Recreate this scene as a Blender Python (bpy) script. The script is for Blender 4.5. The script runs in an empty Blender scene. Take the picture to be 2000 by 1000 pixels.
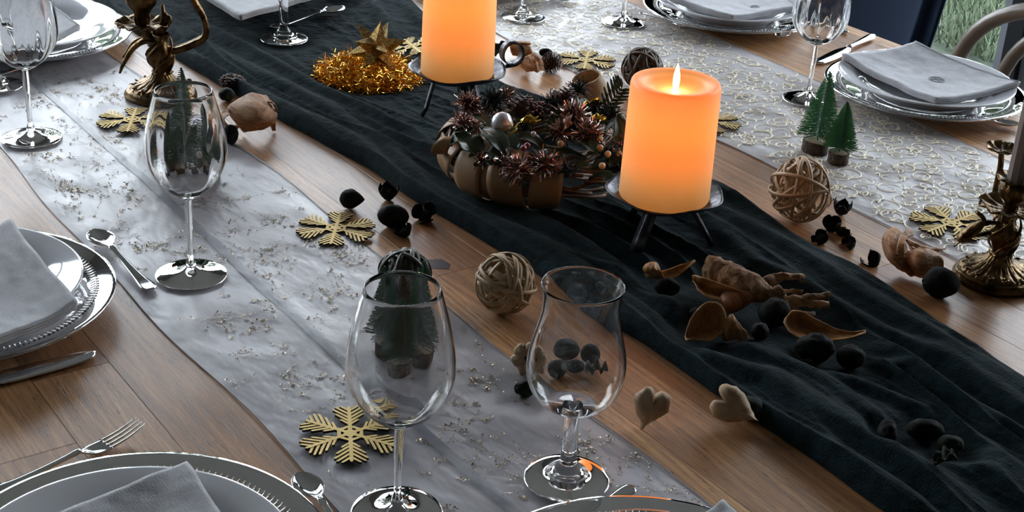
import bpy, bmesh, math, random
import numpy as np
from mathutils import Vector, Matrix, Euler, noise as mnoise
PI = math.pi
random.seed(7); rng = np.random.RandomState(7)
sc = bpy.context.scene
COL = sc.collection
TZ = 0.75                                  # height of the table top; X runs across the table, Y along it

# ------------------------------------------------------------------ camera
FPX, PITCH, ROLL, AZ = 2877.92, 0.450119, 0.061261, -0.631907
def _basis():
    def tf(x, y, z): return Vector((x*math.cos(AZ)-y*math.sin(AZ), x*math.sin(AZ)+y*math.cos(AZ), z))
    f = Vector(tf(0, math.cos(PITCH), -math.sin(PITCH)))
    u = Vector(tf(0, math.sin(PITCH), math.cos(PITCH)))
    r = Vector(tf(1, 0, 0))
    c, s = math.cos(ROLL), math.sin(ROLL)
    return r*c+u*s, -r*s+u*c, f
RT, UP, FW = _basis()
EYE = Vector((0, 0, 1.5))
cam = bpy.data.cameras.new('camera'); cam.lens = FPX/2000*36; cam.sensor_width = 36; cam.sensor_fit = 'HORIZONTAL'
cam.clip_start = .05; cam.clip_end = 200
camo = bpy.data.objects.new('camera', cam); COL.objects.link(camo)
camo.matrix_world = Matrix(((RT.x, UP.x, -FW.x, EYE.x), (RT.y, UP.y, -FW.y, EYE.y), (RT.z, UP.z, -FW.z, EYE.z), (0, 0, 0, 1)))
sc.camera = camo
# ------------------------------------------------------------------ world, light, exposure
w = bpy.data.worlds.new('overcast_sky'); sc.world = w; w.use_nodes = True
nt = w.node_tree; bg = nt.nodes['Background']
tc = nt.nodes.new('ShaderNodeTexCoord'); sx = nt.nodes.new('ShaderNodeSeparateXYZ'); rp = nt.nodes.new('ShaderNodeValToRGB')
nt.links.new(tc.outputs['Generated'], sx.inputs[0]); nt.links.new(sx.outputs['Z'], rp.inputs[0]); nt.links.new(rp.outputs[0], bg.inputs[0])
rp.color_ramp.elements[0].position = 0; rp.color_ramp.elements[0].color = (.95, .97, 1.0, 1)
rp.color_ramp.elements[1].position = 1; rp.color_ramp.elements[1].color = (.72, .82, 1.0, 1)
bg.inputs[1].default_value = 14.0
sc.view_settings.view_transform = 'Standard'; sc.view_settings.look = 'None'; sc.view_settings.gamma = 1
sc.view_settings.exposure = 0.0; sc.view_settings.use_curve_mapping = False
sc.cycles.use_denoising = True
sc.cycles.max_bounces = 14; sc.cycles.transmission_bounces = 12; sc.cycles.transparent_max_bounces = 16; sc.cycles.glossy_bounces = 5; sc.cycles.diffuse_bounces = 3
sc.cycles.sample_clamp_indirect = 6
def portal(name, loc, rot, sx_, sy_):
    l = bpy.data.lights.new(name, 'AREA'); l.shape = 'RECTANGLE'; l.size = sx_; l.size_y = sy_; l.cycles.is_portal = True
    o = bpy.data.objects.new(name, l); o.location = loc; o.rotation_euler = rot; COL.objects.link(o)
RX0, RX1, RY0, RY1, RZ1 = -1.7, 3.72, -2.0, 4.35, 2.65
portal('side_daylight_portal', (RX1+.02, 2.32, 1.2), (0, PI/2, 0), 2.3, 4.0)
portal('end_daylight_portal', (1.0, RY1+.02, 1.2), (-PI/2, 0, 0), 5.2, 2.3)

# ------------------------------------------------------------------ helpers
def L(px, py, z=0.0):
    """point of the world seen at pixel (px,py) of the 2000x1000 frame at height z above the table top"""
    d = RT*((px-1000)/FPX) + UP*((500-py)/FPX) + FW
    t = (TZ+z-EYE.z)/d.z
    return EYE + d*t
def mat(name, col=(.5, .5, .5), rough=.5, metal=0, spec=.5, **k):
    m = bpy.data.materials.new(name); m.use_nodes = True
    b = m.node_tree.nodes['Principled BSDF']
    b.inputs['Base Color'].default_value = (*col, 1); b.inputs['Roughness'].default_value = rough
    b.inputs['Metallic'].default_value = metal; b.inputs['Specular IOR Level'].default_value = spec
    for kk, vv in k.items():
        b.inputs[kk.replace('_', ' ')].default_value = vv
    return m
def nodes(m): return m.node_tree, m.node_tree.nodes, m.node_tree.links, m.node_tree.nodes['Principled BSDF']
def add_noise(m, c1, c2, scale=20, detail=4, bump=0.0, bscale=None, stretch=(1, 1, 1), dist=.002, lo=.35, hi=.65, coord='Object'):
    nt, N, K, b = nodes(m)
    tc = N.new('ShaderNodeTexCoord'); mp = N.new('ShaderNodeMapping'); mp.inputs['Scale'].default_value = stretch
    K.new(tc.outputs[coord], mp.inputs[0])
    n = N.new('ShaderNodeTexNoise'); n.inputs['Scale'].default_value = scale; n.inputs['Detail'].default_value = detail
    K.new(mp.outputs[0], n.inputs['Vector'])
    r = N.new('ShaderNodeValToRGB'); r.color_ramp.elements[0].color = (*c1, 1); r.color_ramp.elements[1].color = (*c2, 1)
    r.color_ramp.elements[0].position = lo; r.color_ramp.elements[1].position = hi
    K.new(n.outputs[0], r.inputs[0]); K.new(r.outputs[0], b.inputs['Base Color'])
    if bump:
        n2 = N.new('ShaderNodeTexNoise'); n2.inputs['Scale'].default_value = bscale or scale*3; n2.inputs['Detail'].default_value = 5
        K.new(mp.outputs[0], n2.inputs['Vector'])
        bu = N.new('ShaderNodeBump'); bu.inputs['Strength'].default_value = bump; bu.inputs['Distance'].default_value = dist
        K.new(n2.outputs[0], bu.inputs['Height']); K.new(bu.outputs[0], b.inputs['Normal'])
    return m
def link(name, me, m=None, parent=None, smooth=True):
    o = bpy.data.objects.new(name, me); COL.objects.link(o)
    if m: 
        me.materials.clear(); me.materials.append(m)
    if parent: o.parent = parent
    if smooth and len(me.polygons):
        me.polygons.foreach_set('use_smooth', [True]*len(me.polygons))
    return o
class MB:
    def __init__(s): s.v = []; s.f = []
    def add(s, v, f):
        n = len(s.v); s.v.extend([tuple(p) for p in v]); s.f.extend([tuple(i+n for i in q) for q in f])
    def mesh(s, name):
        me = bpy.data.meshes.new(name); me.from_pydata(s.v, [], s.f); me.update(); return me
    def build(s, name, m, parent=None, smooth=True): return link(name, s.mesh(name), m, parent, smooth)
    def box(s, a, b, M=None):
        (x0, y0, z0), (x1, y1, z1) = a, b
        v = [Vector(p) for p in ((x0,y0,z0),(x1,y0,z0),(x1,y1,z0),(x0,y1,z0),(x0,y0,z1),(x1,y0,z1),(x1,y1,z1),(x0,y1,z1))]
        if M: v = [M@p for p in v]
        s.add(v, [(0,3,2,1),(4,5,6,7),(0,1,5,4),(1,2,6,5),(2,3,7,6),(3,0,4,7)])
    def lathe(s, prof, n=48, mod=None, M=None, cap0=False, cap1=False):
        v = []; f = []
        for j, (r, z) in enumerate(prof):
            for i in range(n):
                a = 2*PI*i/n; rr, zz = (r, z) if mod is None else mod(r, z, a, j)
                p = Vector((rr*math.cos(a), rr*math.sin(a), zz)); v.append(M@p if M else p)
        for j in range(len(prof)-1):
            for i in range(n):
                k = (i+1) % n; f.append((j*n+i, j*n+k, (j+1)*n+k, (j+1)*n+i))
        if cap0: f.append(tuple(range(n-1, -1, -1)))
        if cap1: f.append(tuple((len(prof)-1)*n+i for i in range(n)))
        s.add(v, f)
    def tube(s, pts, rad, n=8, cap=True, flat=1.0, upv=None):
        pts = [Vector(p) for p in pts]; m = len(pts)
        if not hasattr(rad, '__len__'): rad = [rad]*m
        v = []; f = []; prev = None
        for j, p in enumerate(pts):
            t = (pts[min(j+1, m-1)]-pts[max(j-1, 0)])
            t = t.normalized() if t.length > 1e-9 else Vector((0, 0, 1))
            if prev is None:
                a = Vector(upv) if upv else (Vector((0, 0, 1)) if abs(t.z) < .9 else Vector((1, 0, 0)))
                nrm = (a-t*a.dot(t)).normalized()
            else:
                nrm = (prev-t*prev.dot(t)); nrm = nrm.normalized() if nrm.length > 1e-6 else prev
            prev = nrm; bn = t.cross(nrm)
            for i in range(n):
                a = 2*PI*i/n; v.append(p+(nrm*math.cos(a)*flat+bn*math.sin(a))*rad[j])
        for j in range(m-1):
            for i in range(n):
                k = (i+1) % n; f.append((j*n+i, j*n+k, (j+1)*n+k, (j+1)*n+i))
        if cap: f.append(tuple(range(n-1, -1, -1))); f.append(tuple((m-1)*n+i for i in range(n)))
        s.add(v, f)
    def grid(s, fn, nu, nv, close_u=False):
        v = []; f = []
        for j in range(nv+1):
            for i in range(nu+1): v.append(fn(i/nu, j/nv))
        w_ = nu+1
        for j in range(nv):
            for i in range(nu): f.append((j*w_+i, j*w_+i+1, (j+1)*w_+i+1, (j+1)*w_+i))
        s.add(v, f)
    def shell(s, fn, nu, nv, th):
        """a sheet with real thickness: fn(u,v)->Vector; closed all round"""
        P = [[Vector(fn(i/nu, j/nv)) for i in range(nu+1)] for j in range(nv+1)]
        top = []; bot = []
        for j in range(nv+1):
            for i in range(nu+1):
                a = P[j][min(i+1, nu)]-P[j][max(i-1, 0)]; b = P[min(j+1, nv)][i]-P[max(j-1, 0)][i]
                n_ = a.cross(b); n_ = n_.normalized() if n_.length > 1e-12 else Vector((0, 0, 1))
                top.append(P[j][i]+n_*th/2); bot.append(P[j][i]-n_*th/2)
        w_ = nu+1; K = len(top); f = []
        for j in range(nv):
            for i in range(nu):
                q = (j*w_+i, j*w_+i+1, (j+1)*w_+i+1, (j+1)*w_+i); f.append(q); f.append(tuple(K+x for x in reversed(q)))
        for j in range(nv):
            a, b = j*w_, (j+1)*w_; f.append((a, b, K+b, K+a)); a += nu; b += nu; f.append((b, a, K+a, K+b))
        for i in range(nu):
            a, b = i, i+1; f.append((b, a, K+a, K+b)); a += nv*w_; b += nv*w_; f.append((a, b, K+b, K+a))
        s.add(top+bot, f)
def set_tags(o, label=None, cat=None, group=None, kind=None):
    if label: o['label'] = label
    if cat: o['category'] = cat
    if group: o['group'] = group
    if kind: o['kind'] = kind
    return o
def thing(name, label, cat, loc=(0, 0, 0), rot=(0, 0, 0), group=None, scale=None):
    o = bpy.data.objects.new(name, None); COL.objects.link(o); o.empty_display_size = .02
    o.location = loc; o.rotation_euler = rot
    if scale: o.scale = (scale,)*3 if not hasattr(scale, '__len__') else scale
    return set_tags(o, label, cat, group)
def children_of(o): return KIDS(o)
def KIDS(o): return [c for c in COL.objects if c.parent == o]
def dup(o, loc=None, rot=None, scale=None, label=None, group=None, parent=None):
    c = o.copy(); COL.objects.link(c)
    if parent is not None: c.parent = parent
    if loc is not None: c.location = loc
    if rot is not None: c.rotation_euler = rot
    if scale is not None: c.scale = (scale,)*3
    if label: c['label'] = label
    if group: c['group'] = group
    for ch in list(o.children): dup(ch, parent=c)
    return c
def ns(v, sc_=1.0, oct_=3):
    return mnoise.fractal(Vector(v)*sc_, .6, 2.0, oct_)
def smooth_path(pts, n=8):
    """Catmull-Rom"""
    P = [Vector(p) for p in pts]; P = [P[0]*2-P[1]]+P+[P[-1]*2-P[-2]]; out = []
    for i in range(1, len(P)-2):
        for k in range(n):
            t = k/n; a, b, c, d = P[i-1:i+3]
            out.append(.5*((2*b)+(c-a)*t+(2*a-5*b+4*c-d)*t*t+(3*b-a-3*c+d)*t**3))
    out.append(P[-2]); return out
def lerp_list(xs, ys, x):
    return float(np.interp(x, xs, ys))
# numpy value noise
_lat = rng.rand(256, 256)
def vnoise(x, y):
    xi = np.floor(x).astype(int); yi = np.floor(y).astype(int); fx = x-xi; fy = y-yi
    fx = fx*fx*(3-2*fx); fy = fy*fy*(3-2*fy)
    a = _lat[xi % 256, yi % 256]; b = _lat[(xi+1) % 256, yi % 256]; c = _lat[xi % 256, (yi+1) % 256]; d = _lat[(xi+1) % 256, (yi+1) % 256]
    return (a*(1-fx)+b*fx)*(1-fy)+(c*(1-fx)+d*fx)*fy

# ------------------------------------------------------------------ materials
def glass_mat(name, col=(1, 1, 1), rough=0.0, ior=1.48):
    m = bpy.data.materials.new(name); m.use_nodes = True; N = m.node_tree.nodes; K = m.node_tree.links
    N.remove(N['Principled BSDF']); g = N.new('ShaderNodeBsdfGlass'); g.inputs['Color'].default_value = (*col, 1)
    g.inputs['Roughness'].default_value = rough; g.inputs['IOR'].default_value = ior
    K.new(g.outputs[0], N['Material Output'].inputs['Surface']); return m
M_glass = glass_mat('clear_glass', (.985, .985, .985))
M_emboss = glass_mat('pressed_glass', (.95, .96, .97))
def _emb():
    N = M_emboss.node_tree.nodes; K = M_emboss.node_tree.links; g = [n for n in N if n.type == 'BSDF_GLASS'][0]
    tc = N.new('ShaderNodeTexCoord'); vo = N.new('ShaderNodeTexVoronoi'); vo.inputs['Scale'].default_value = 38; vo.feature = 'SMOOTH_F1'
    bu = N.new('ShaderNodeBump'); bu.inputs['Strength'].default_value = .25; bu.inputs['Distance'].default_value = .002
    ln = N.new('ShaderNodeVectorMath'); ln.operation = 'LENGTH'; mr = N.new('ShaderNodeMapRange')
    mr.inputs[1].default_value = .126; mr.inputs[2].default_value = .131; mr.inputs[3].default_value = 1; mr.inputs[4].default_value = 0
    mu = N.new('ShaderNodeMath'); mu.operation = 'MULTIPLY'
    K.new(tc.outputs['Object'], vo.inputs['Vector']); K.new(tc.outputs['Object'], ln.inputs[0]); K.new(ln.outputs['Value'], mr.inputs[0])
    K.new(vo.outputs['Distance'], mu.inputs[0]); K.new(mr.outputs[0], mu.inputs[1]); K.new(mu.outputs[0], bu.inputs['Height']); K.new(bu.outputs[0], g.inputs['Normal'])
_emb()
def pane_mat():
    m = bpy.data.materials.new('window_glass'); m.use_nodes = True; N = m.node_tree.nodes; K = m.node_tree.links
    N.remove(N['Principled BSDF']); a = N.new('ShaderNodeBsdfTransparent'); a.inputs[0].default_value = (.93, .95, .95, 1)
    g = N.new('ShaderNodeBsdfGlossy'); g.inputs['Roughness'].default_value = .0
    fr = N.new('ShaderNodeFresnel'); fr.inputs[0].default_value = 1.45; mx = N.new('ShaderNodeMixShader')
    K.new(fr.outputs[0], mx.inputs[0]); K.new(a.outputs[0], mx.inputs[1]); K.new(g.outputs[0], mx.inputs[2]); K.new(mx.outputs[0], N['Material Output'].inputs['Surface'])
    return m
M_pane = pane_mat()
def wood_mat():
    m = mat('oak_wood', (.3, .18, .1), .42, spec=.5, Coat_Weight=.3, Coat_Roughness=.28)
    nt, N, K, b = nodes(m)
    tc = N.new('ShaderNodeTexCoord'); oi = N.new('ShaderNodeObjectInfo')
    # each plank gets its own stretch of the grain
    co = N.new('ShaderNodeCombineXYZ'); sc1 = N.new('ShaderNodeMath'); sc1.operation = 'MULTIPLY'; sc1.inputs[1].default_value = 37.0
    K.new(oi.outputs['Random'], sc1.inputs[0]); K.new(sc1.outputs[0], co.inputs[0]); K.new(sc1.outputs[0], co.inputs[2])
    ad = N.new('ShaderNodeVectorMath'); ad.operation = 'ADD'; K.new(tc.outputs['Object'], ad.inputs[0]); K.new(co.outputs[0], ad.inputs[1])
    mp = N.new('ShaderNodeMapping'); mp.inputs['Scale'].default_value = (1, .07, 1); K.new(ad.outputs[0], mp.inputs[0])
    wn = N.new('ShaderNodeTexNoise'); wn.inputs['Scale'].default_value = 9; wn.inputs['Detail'].default_value = 3; K.new(mp.outputs[0], wn.inputs['Vector'])
    # growth rings: bands warped by the slow noise
    ml = N.new('ShaderNodeMath'); ml.operation = 'MULTIPLY'; ml.inputs[1].default_value = 26; K.new(wn.outputs[0], ml.inputs[0])
    fr = N.new('ShaderNodeMath'); fr.operation = 'PINGPONG'; fr.inputs[1].default_value = .5; K.new(ml.outputs[0], fr.inputs[0])
    fine = N.new('ShaderNodeTexNoise'); fine.inputs['Scale'].default_value = 420; fine.inputs['Detail'].default_value = 2
    mp2 = N.new('ShaderNodeMapping'); mp2.inputs['Scale'].default_value = (1, .035, 1); K.new(ad.outputs[0], mp2.inputs[0]); K.new(mp2.outputs[0], fine.inputs['Vector'])
    # pores: short dark dashes, mostly along the ring lines
    por = N.new('ShaderNodeTexNoise'); por.inputs['Scale'].default_value = 900; por.inputs['Detail'].default_value = 1
    mp3 = N.new('ShaderNodeMapping'); mp3.inputs['Scale'].default_value = (1, .09, 1); K.new(ad.outputs[0], mp3.inputs[0]); K.new(mp3.outputs[0], por.inputs['Vector'])
    pr = N.new('ShaderNodeValToRGB'); pr.color_ramp.elements[0].position = .56; pr.color_ramp.elements[0].color = (1, 1, 1, 1)
    pr.color_ramp.elements[1].position = .68; pr.color_ramp.elements[1].color = (0, 0, 0, 1); K.new(por.outputs[0], pr.inputs[0])
    ringl = N.new('ShaderNodeValToRGB'); ringl.color_ramp.elements[0].position = .02; ringl.color_ramp.elements[0].color = (1, 1, 1, 1)
    ringl.color_ramp.elements[1].position = .17; ringl.color_ramp.elements[1].color = (0, 0, 0, 1); K.new(fr.outputs[0], ringl.inputs[0])
    ip = N.new('ShaderNodeMath'); ip.operation = 'SUBTRACT'; ip.inputs[0].default_value = 1; K.new(pr.outputs[0], ip.inputs[1])
    pm = N.new('ShaderNodeMath'); pm.operation = 'MULTIPLY_ADD'; pm.inputs[1].default_value = .8; pm.inputs[2].default_value = .0
    K.new(ringl.outputs[0], pm.inputs[0])
    pm2 = N.new('ShaderNodeMath'); pm2.operation = 'ADD'; pm2.inputs[1].default_value = .28; K.new(pm.outputs[0], pm2.inputs[0])
    pm3 = N.new('ShaderNodeMath'); pm3.operation = 'MULTIPLY'; K.new(pm2.outputs[0], pm3.inputs[0]); K.new(ip.outputs[0], pm3.inputs[1])
    base = N.new('ShaderNodeValToRGB'); e = base.color_ramp.elements
    e[0].position = 0; e[0].color = (.32, .15, .058, 1); e[1].position = 1; e[1].color = (.62, .34, .155, 1)
    K.new(oi.outputs['Random'], base.inputs[0])
    v1 = N.new('ShaderNodeMix'); v1.data_type = 'RGBA'; v1.blend_type = 'MULTIPLY'; v1.inputs[0].default_value = .55
    rr = N.new('ShaderNodeValToRGB'); rr.color_ramp.elements[0].color = (.62, .55, .5, 1); rr.color_ramp.elements[1].color = (1.25, 1.25, 1.25, 1); rr.color_ramp.elements[1].position = .5
    K.new(fr.outputs[0], rr.inputs[0]); K.new(base.outputs[0], v1.inputs[6]); K.new(rr.outputs[0], v1.inputs[7])
    v2 = N.new('ShaderNodeMix'); v2.data_type = 'RGBA'; v2.blend_type = 'MULTIPLY'; v2.inputs[0].default_value = .8
    r3 = N.new('ShaderNodeValToRGB'); r3.color_ramp.elements[0].position = .3; r3.color_ramp.elements[0].color = (.6, .55, .5, 1); r3.color_ramp.elements[1].position = .7; r3.color_ramp.elements[1].color = (1.2, 1.2, 1.2, 1)
    K.new(fine.outputs[0], r3.inputs[0]); K.new(v1.outputs[2], v2.inputs[6]); K.new(r3.outputs[0], v2.inputs[7])
    v3 = N.new('ShaderNodeMix'); v3.data_type = 'RGBA'; v3.blend_type = 'MIX'; v3.inputs[7].default_value = (.085, .04, .02, 1)
    K.new(pm3.outputs[0], v3.inputs[0]); K.new(v2.outputs[2], v3.inputs[6]); K.new(v3.outputs[2], b.inputs['Base Color'])
    bu = N.new('ShaderNodeBump'); bu.inputs['Strength'].default_value = .35; bu.inputs['Distance'].default_value = .0006; bu.invert = True
    K.new(pm3.outputs[0], bu.inputs['Height']); K.new(bu.outputs[0], b.inputs['Normal'])
    return m
M_wood = wood_mat()
def linen_mat(name, c1, c2, weave=900, bump=.35, sheen=.25):
    m = mat(name, c1, .92, spec=.08, Sheen_Weight=sheen, Sheen_Roughness=.4)
    nt, N, K, b = nodes(m)
    tc = N.new('ShaderNodeTexCoord')
    n = N.new('ShaderNodeTexNoise'); n.inputs['Scale'].default_value = 55; n.inputs['Detail'].default_value = 8; K.new(tc.outputs['Object'], n.inputs['Vector'])
    r = N.new('ShaderNodeValToRGB'); r.color_ramp.elements[0].color = (*c1, 1); r.color_ramp.elements[1].color = (*c2, 1); r.color_ramp.elements[0].position = .3; r.color_ramp.elements[1].position = .7
    K.new(n.outputs[0], r.inputs[0]); K.new(r.outputs[0], b.inputs['Base Color'])
    hs = []
    for st in ((1, .08, .5), (.08, 1, .5)):
        mp = N.new('ShaderNodeMapping'); mp.inputs['Scale'].default_value = st; K.new(tc.outputs['Object'], mp.inputs[0])
        a = N.new('ShaderNodeTexNoise'); a.inputs['Scale'].default_value = weave; a.inputs['Detail'].default_value = 1; K.new(mp.outputs[0], a.inputs['Vector']); hs.append(a)
    n4 = N.new('ShaderNodeTexNoise'); n4.inputs['Scale'].default_value = 120; n4.inputs['Detail'].default_value = 4; K.new(tc.outputs['Object'], n4.inputs['Vector'])
    ad = N.new('ShaderNodeMath'); K.new(hs[0].outputs[0], ad.inputs[0]); K.new(hs[1].outputs[0], ad.inputs[1])
    ad2 = N.new('ShaderNodeMath'); K.new(ad.outputs[0], ad2.inputs[0]); K.new(n4.outputs[0], ad2.inputs[1])
    bu = N.new('ShaderNodeBump'); bu.inputs['Strength'].default_value = bump; bu.inputs['Distance'].default_value = .0016
    K.new(ad2.outputs[0], bu.inputs['Height']); K.new(bu.outputs[0], b.inputs['Normal'])
    return m
M_cloth = linen_mat('dark_green_linen', (.0036, .0088, .0110), (.0120, .028, .034), bump=.75, sheen=.05)
M_napkin = linen_mat('grey_linen', (.46, .46, .49), (.58, .58, .61), weave=1400, bump=.3, sheen=.2)
M_stitch = mat('grey_stitching', (.34, .35, .38), .7)
def sheer_mat(name, col, alpha=.7):
    m = bpy.data.materials.new(name); m.use_nodes = True; N = m.node_tree.nodes; K = m.node_tree.links; b = N['Principled BSDF']
    b.inputs['Base Color'].default_value = (*col, 1); b.inputs['Roughness'].default_value = .42; b.inputs['Specular IOR Level'].default_value = .9; b.inputs['Sheen Weight'].default_value = .2; b.inputs['Coat Weight'].default_value = .5; b.inputs['Coat Roughness'].default_value = .38
    tr = N.new('ShaderNodeBsdfTransparent'); mx = N.new('ShaderNodeMixShader')
    tc = N.new('ShaderNodeTexCoord'); n = N.new('ShaderNodeTexNoise'); n.inputs['Scale'].default_value = 14; n.inputs['Detail'].default_value = 4
    mp = N.new('ShaderNodeMapping'); mp.inputs['Scale'].default_value = (1, .5, 1); mp.inputs['Rotation'].default_value = (0, 0, .9)
    K.new(tc.outputs['Object'], mp.inputs[0]); K.new(mp.outputs[0], n.inputs['Vector'])
    mr = N.new('ShaderNodeMapRange'); mr.inputs[1].default_value = .3; mr.inputs[2].default_value = .7; mr.inputs[3].default_value = alpha-.1; mr.inputs[4].default_value = alpha+.12
    K.new(n.outputs[0], mr.inputs[0]); K.new(mr.outputs[0], mx.inputs[0]); K.new(tr.outputs[0], mx.inputs[1]); K.new(b.outputs[0], mx.inputs[2])
    K.new(mx.outputs[0], N['Material Output'].inputs['Surface'])
    n2 = N.new('ShaderNodeTexNoise'); n2.inputs['Scale'].default_value = 22; n2.inputs['Detail'].default_value = 3; K.new(mp.outputs[0], n2.inputs['Vector'])
    bu = N.new('ShaderNodeBump'); bu.inputs['Strength'].default_value = .8; bu.inputs['Distance'].default_value = .008; K.new(n2.outputs[0], bu.inputs['Height']); K.new(bu.outputs[0], b.inputs['Normal'])
    return m
M_sheerL = sheer_mat('silver_organza', (.40, .39, .43), .80)
M_sheerR = sheer_mat('pearl_organza', (.54, .52, .54), .78)
M_band = sheer_mat('grey_organza_band', (.12, .135, .18), .55)
M_goldline = mat('gold_scroll_print', (1.0, .88, .66), .34, .0, spec=.8)
def glitter(name, c1, c2, scale=900, rough=.32, bump=1.0):
    m = mat(name, c1, rough, .9); nt, N, K, b = nodes(m)
    tc = N.new('ShaderNodeTexCoord'); vo = N.new('ShaderNodeTexVoronoi'); vo.inputs['Scale'].default_value = scale
    K.new(tc.outputs['Object'], vo.inputs['Vector'])
    r = N.new('ShaderNodeValToRGB'); r.color_ramp.elements[0].color = (*c1, 1); r.color_ramp.elements[1].color = (*c2, 1)
    r.color_ramp.elements[0].position = .35; r.color_ramp.elements[1].position = .6
    sp = N.new('ShaderNodeSeparateColor'); K.new(vo.outputs['Color'], sp.inputs[0]); K.new(sp.outputs[0], r.inputs[0]); K.new(r.outputs[0], b.inputs['Base Color'])
    bu = N.new('ShaderNodeBump'); bu.inputs['Strength'].default_value = bump; bu.inputs['Distance'].default_value = .0012
    K.new(sp.outputs[1], bu.inputs['Height']); K.new(bu.outputs[0], b.inputs['Normal']); return m
M_gold = glitter('gold_glitter', (.30, .20, .07), (.95, .72, .30), 900)
M_edge = mat('dark_cut_edge', (.03, .02, .012), .7)
M_twig = glitter('champagne_glitter', (.10, .075, .045), (.60, .50, .36), 1500, .35, .5)
M_porc = mat('white_porcelain', (.74, .75, .79), .08, spec=.6, Coat_Weight=.5, Coat_Roughness=.03)
M_steel = mat('polished_steel', (.82, .83, .85), .07, 1.0)
M_brass = add_noise(mat('aged_brass', (.3, .19, .08), .34, 1.0), (.030, .018, .009), (.26, .16, .065), 70, 4, .6, 150, dist=.003, lo=.32, hi=.72)
M_iron = add_noise(mat('black_iron', (.03, .03, .035), .36, .75), (.018, .018, .022), (.10, .10, .12), 80, 3, .5, 60, dist=.003)
M_black = add_noise(mat('black_dried_pod', (.006, .007, .007), .8, spec=.2), (.003, .004, .004), (.011, .014, .013), 60, 3, .8, 160, dist=.002)
M_dgreen = add_noise(mat('dark_green_dried_pod', (.02, .03, .018), .8, spec=.2), (.007, .012, .009), (.035, .05, .032), 90, 4, .9, 180, dist=.002)
M_pale = add_noise(mat('pale_wood', (.45, .3, .17), .6, spec=.3), (.36, .235, .13), (.55, .39, .24), 30, 4, .3, 200, (1, 1, .2))
M_rattan = add_noise(mat('natural_rattan', (.5, .34, .19), .5, spec=.4), (.40, .26, .14), (.60, .43, .26), 40, 3, .25, 300, (1, 1, .3))
M_drattan = add_noise(mat('dark_rattan', (.05, .035, .025), .5, spec=.4), (.04, .024, .015), (.14, .085, .05), 40, 3, .3, 300)
M_gwrap = add_noise(mat('olive_black_strip', (.03, .03, .015), .45, spec=.5), (.01, .011, .007), (.06, .055, .03), 50, 3, .3, 200)
M_shav = add_noise(mat('wood_shaving', (.42, .22, .1), .6, spec=.3), (.27, .12, .048), (.58, .31, .15), 60, 5, .9, 150, (1, .35, 3), .003)
M_petal = add_noise(mat('dried_orange_petal', (.5, .25, .09), .55, spec=.35), (.36, .17, .06), (.58, .32, .13), 40, 4, .5, 70, (5, 1, 1))
M_red = add_noise(mat('reddish_husk', (.28, .1, .04), .5, spec=.35), (.16, .055, .025), (.36, .15, .06), 40, 4, .5, 60, (6, 1, 1))
M_drift = add_noise(mat('driftwood', (.3, .18, .1), .75, spec=.2), (.11, .06, .03), (.44, .27, .15), 75, 6, 1.0, 110, (1, 1, 1), .006)
M_cone = add_noise(mat('pine_cone_scale', (.1, .04, .025), .55), (.045, .018, .012), (.15, .07, .045), 60, 3, .3, 200)
M_bark = add_noise(mat('dark_bark', (.05, .03, .02), .85), (.02, .012, .008), (.09, .055, .035), 120, 4, 1, 160, dist=.003)
M_slice = add_noise(mat('cut_wood', (.3, .2, .11), .7), (.2, .13, .07), (.36, .25, .15), 90, 3)
M_bristle = mat('green_bristle', (.09, .30, .14), .5, spec=.5)
M_bristle2 = mat('dark_green_bristle', (.04, .15, .08), .45, spec=.6)
M_wire = mat('dark_wire', (.012, .02, .012), .5)
M_leaf = add_noise(mat('dark_leaf', (.02, .035, .012), .38, spec=.4), (.010, .020, .007), (.04, .06, .022), 25, 3, .4, 60)
M_tinsel = mat('copper_tinsel', (.62, .45, .41), .2, 1.0)
M_tinseld = mat('dark_tinsel', (.07, .04, .035), .4, .6)
M_dpine = mat('dark_pine_needle', (.008, .018, .014), .6)
M_goldt = mat('gold_tinsel', (.85, .48, .07), .2, 1.0)
M_goldr = mat('gold_ribbon', (.9, .68, .12), .16, 1.0)
M_silver = add_noise(mat('silver_bauble', (.6, .58, .62), .32, .5), (.45, .43, .47), (.72, .7, .74), 12, 2, .6, 60, dist=.003)
M_berry = add_noise(mat('ochre_berry', (.5, .33, .13), .45), (.38, .24, .09), (.6, .42, .2), 80, 2)
M_rberry = mat('dark_red_berry', (.16, .01, .02), .3)
M_rod = add_noise(mat('brown_wicker', (.14, .07, .035), .5, spec=.4), (.07, .035, .018), (.24, .125, .06), 30, 3, .3, 200)
M_band_r = add_noise(mat('tan_ribbon', (.2, .12, .06), .45, spec=.35), (.27, .15, .07), (.38, .225, .11), 20, 3, .15, 300)
M_taper = mat('ivory_wax', (.24, .205, .19), .45)
M_velvet = mat('navy_velvet', (.004, .014, .04), .75, spec=.2, Sheen_Weight=.7, Sheen_Roughness=.35, Sheen_Tint=(.12, .3, .6, 1))
M_bent = mat('taupe_lacquer', (.20, .165, .135), .3, spec=.5)
M_frame = mat('grey_window_frame', (.38, .41, .46), .35)
M_darkframe = mat('dark_window_frame', (.01, .012, .018), .5)
M_wall = add_noise(mat('warm_grey_plaster', (.3, .28, .26), .9), (.22, .20, .19), (.27, .25, .23), 6, 3, .1, 80)
M_ceil = mat('grey_ceiling', (.42, .40, .38), .9)
M_floor = add_noise(mat('grey_tile', (.12, .11, .1), .5), (.09, .085, .08), (.14, .13, .12), 3, 3)
M_lawn = add_noise(mat('lawn_soil', (.06, .09, .03), .95), (.018, .030, .012), (.045, .055, .028), 9, 5)
M_blade = mat('grass_blade', (.085, .115, .055), .7)
M_hedge = add_noise(mat('hedge_leaf', (.02, .035, .015), .8), (.014, .026, .010), (.05, .07, .035), 3, 4)

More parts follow.
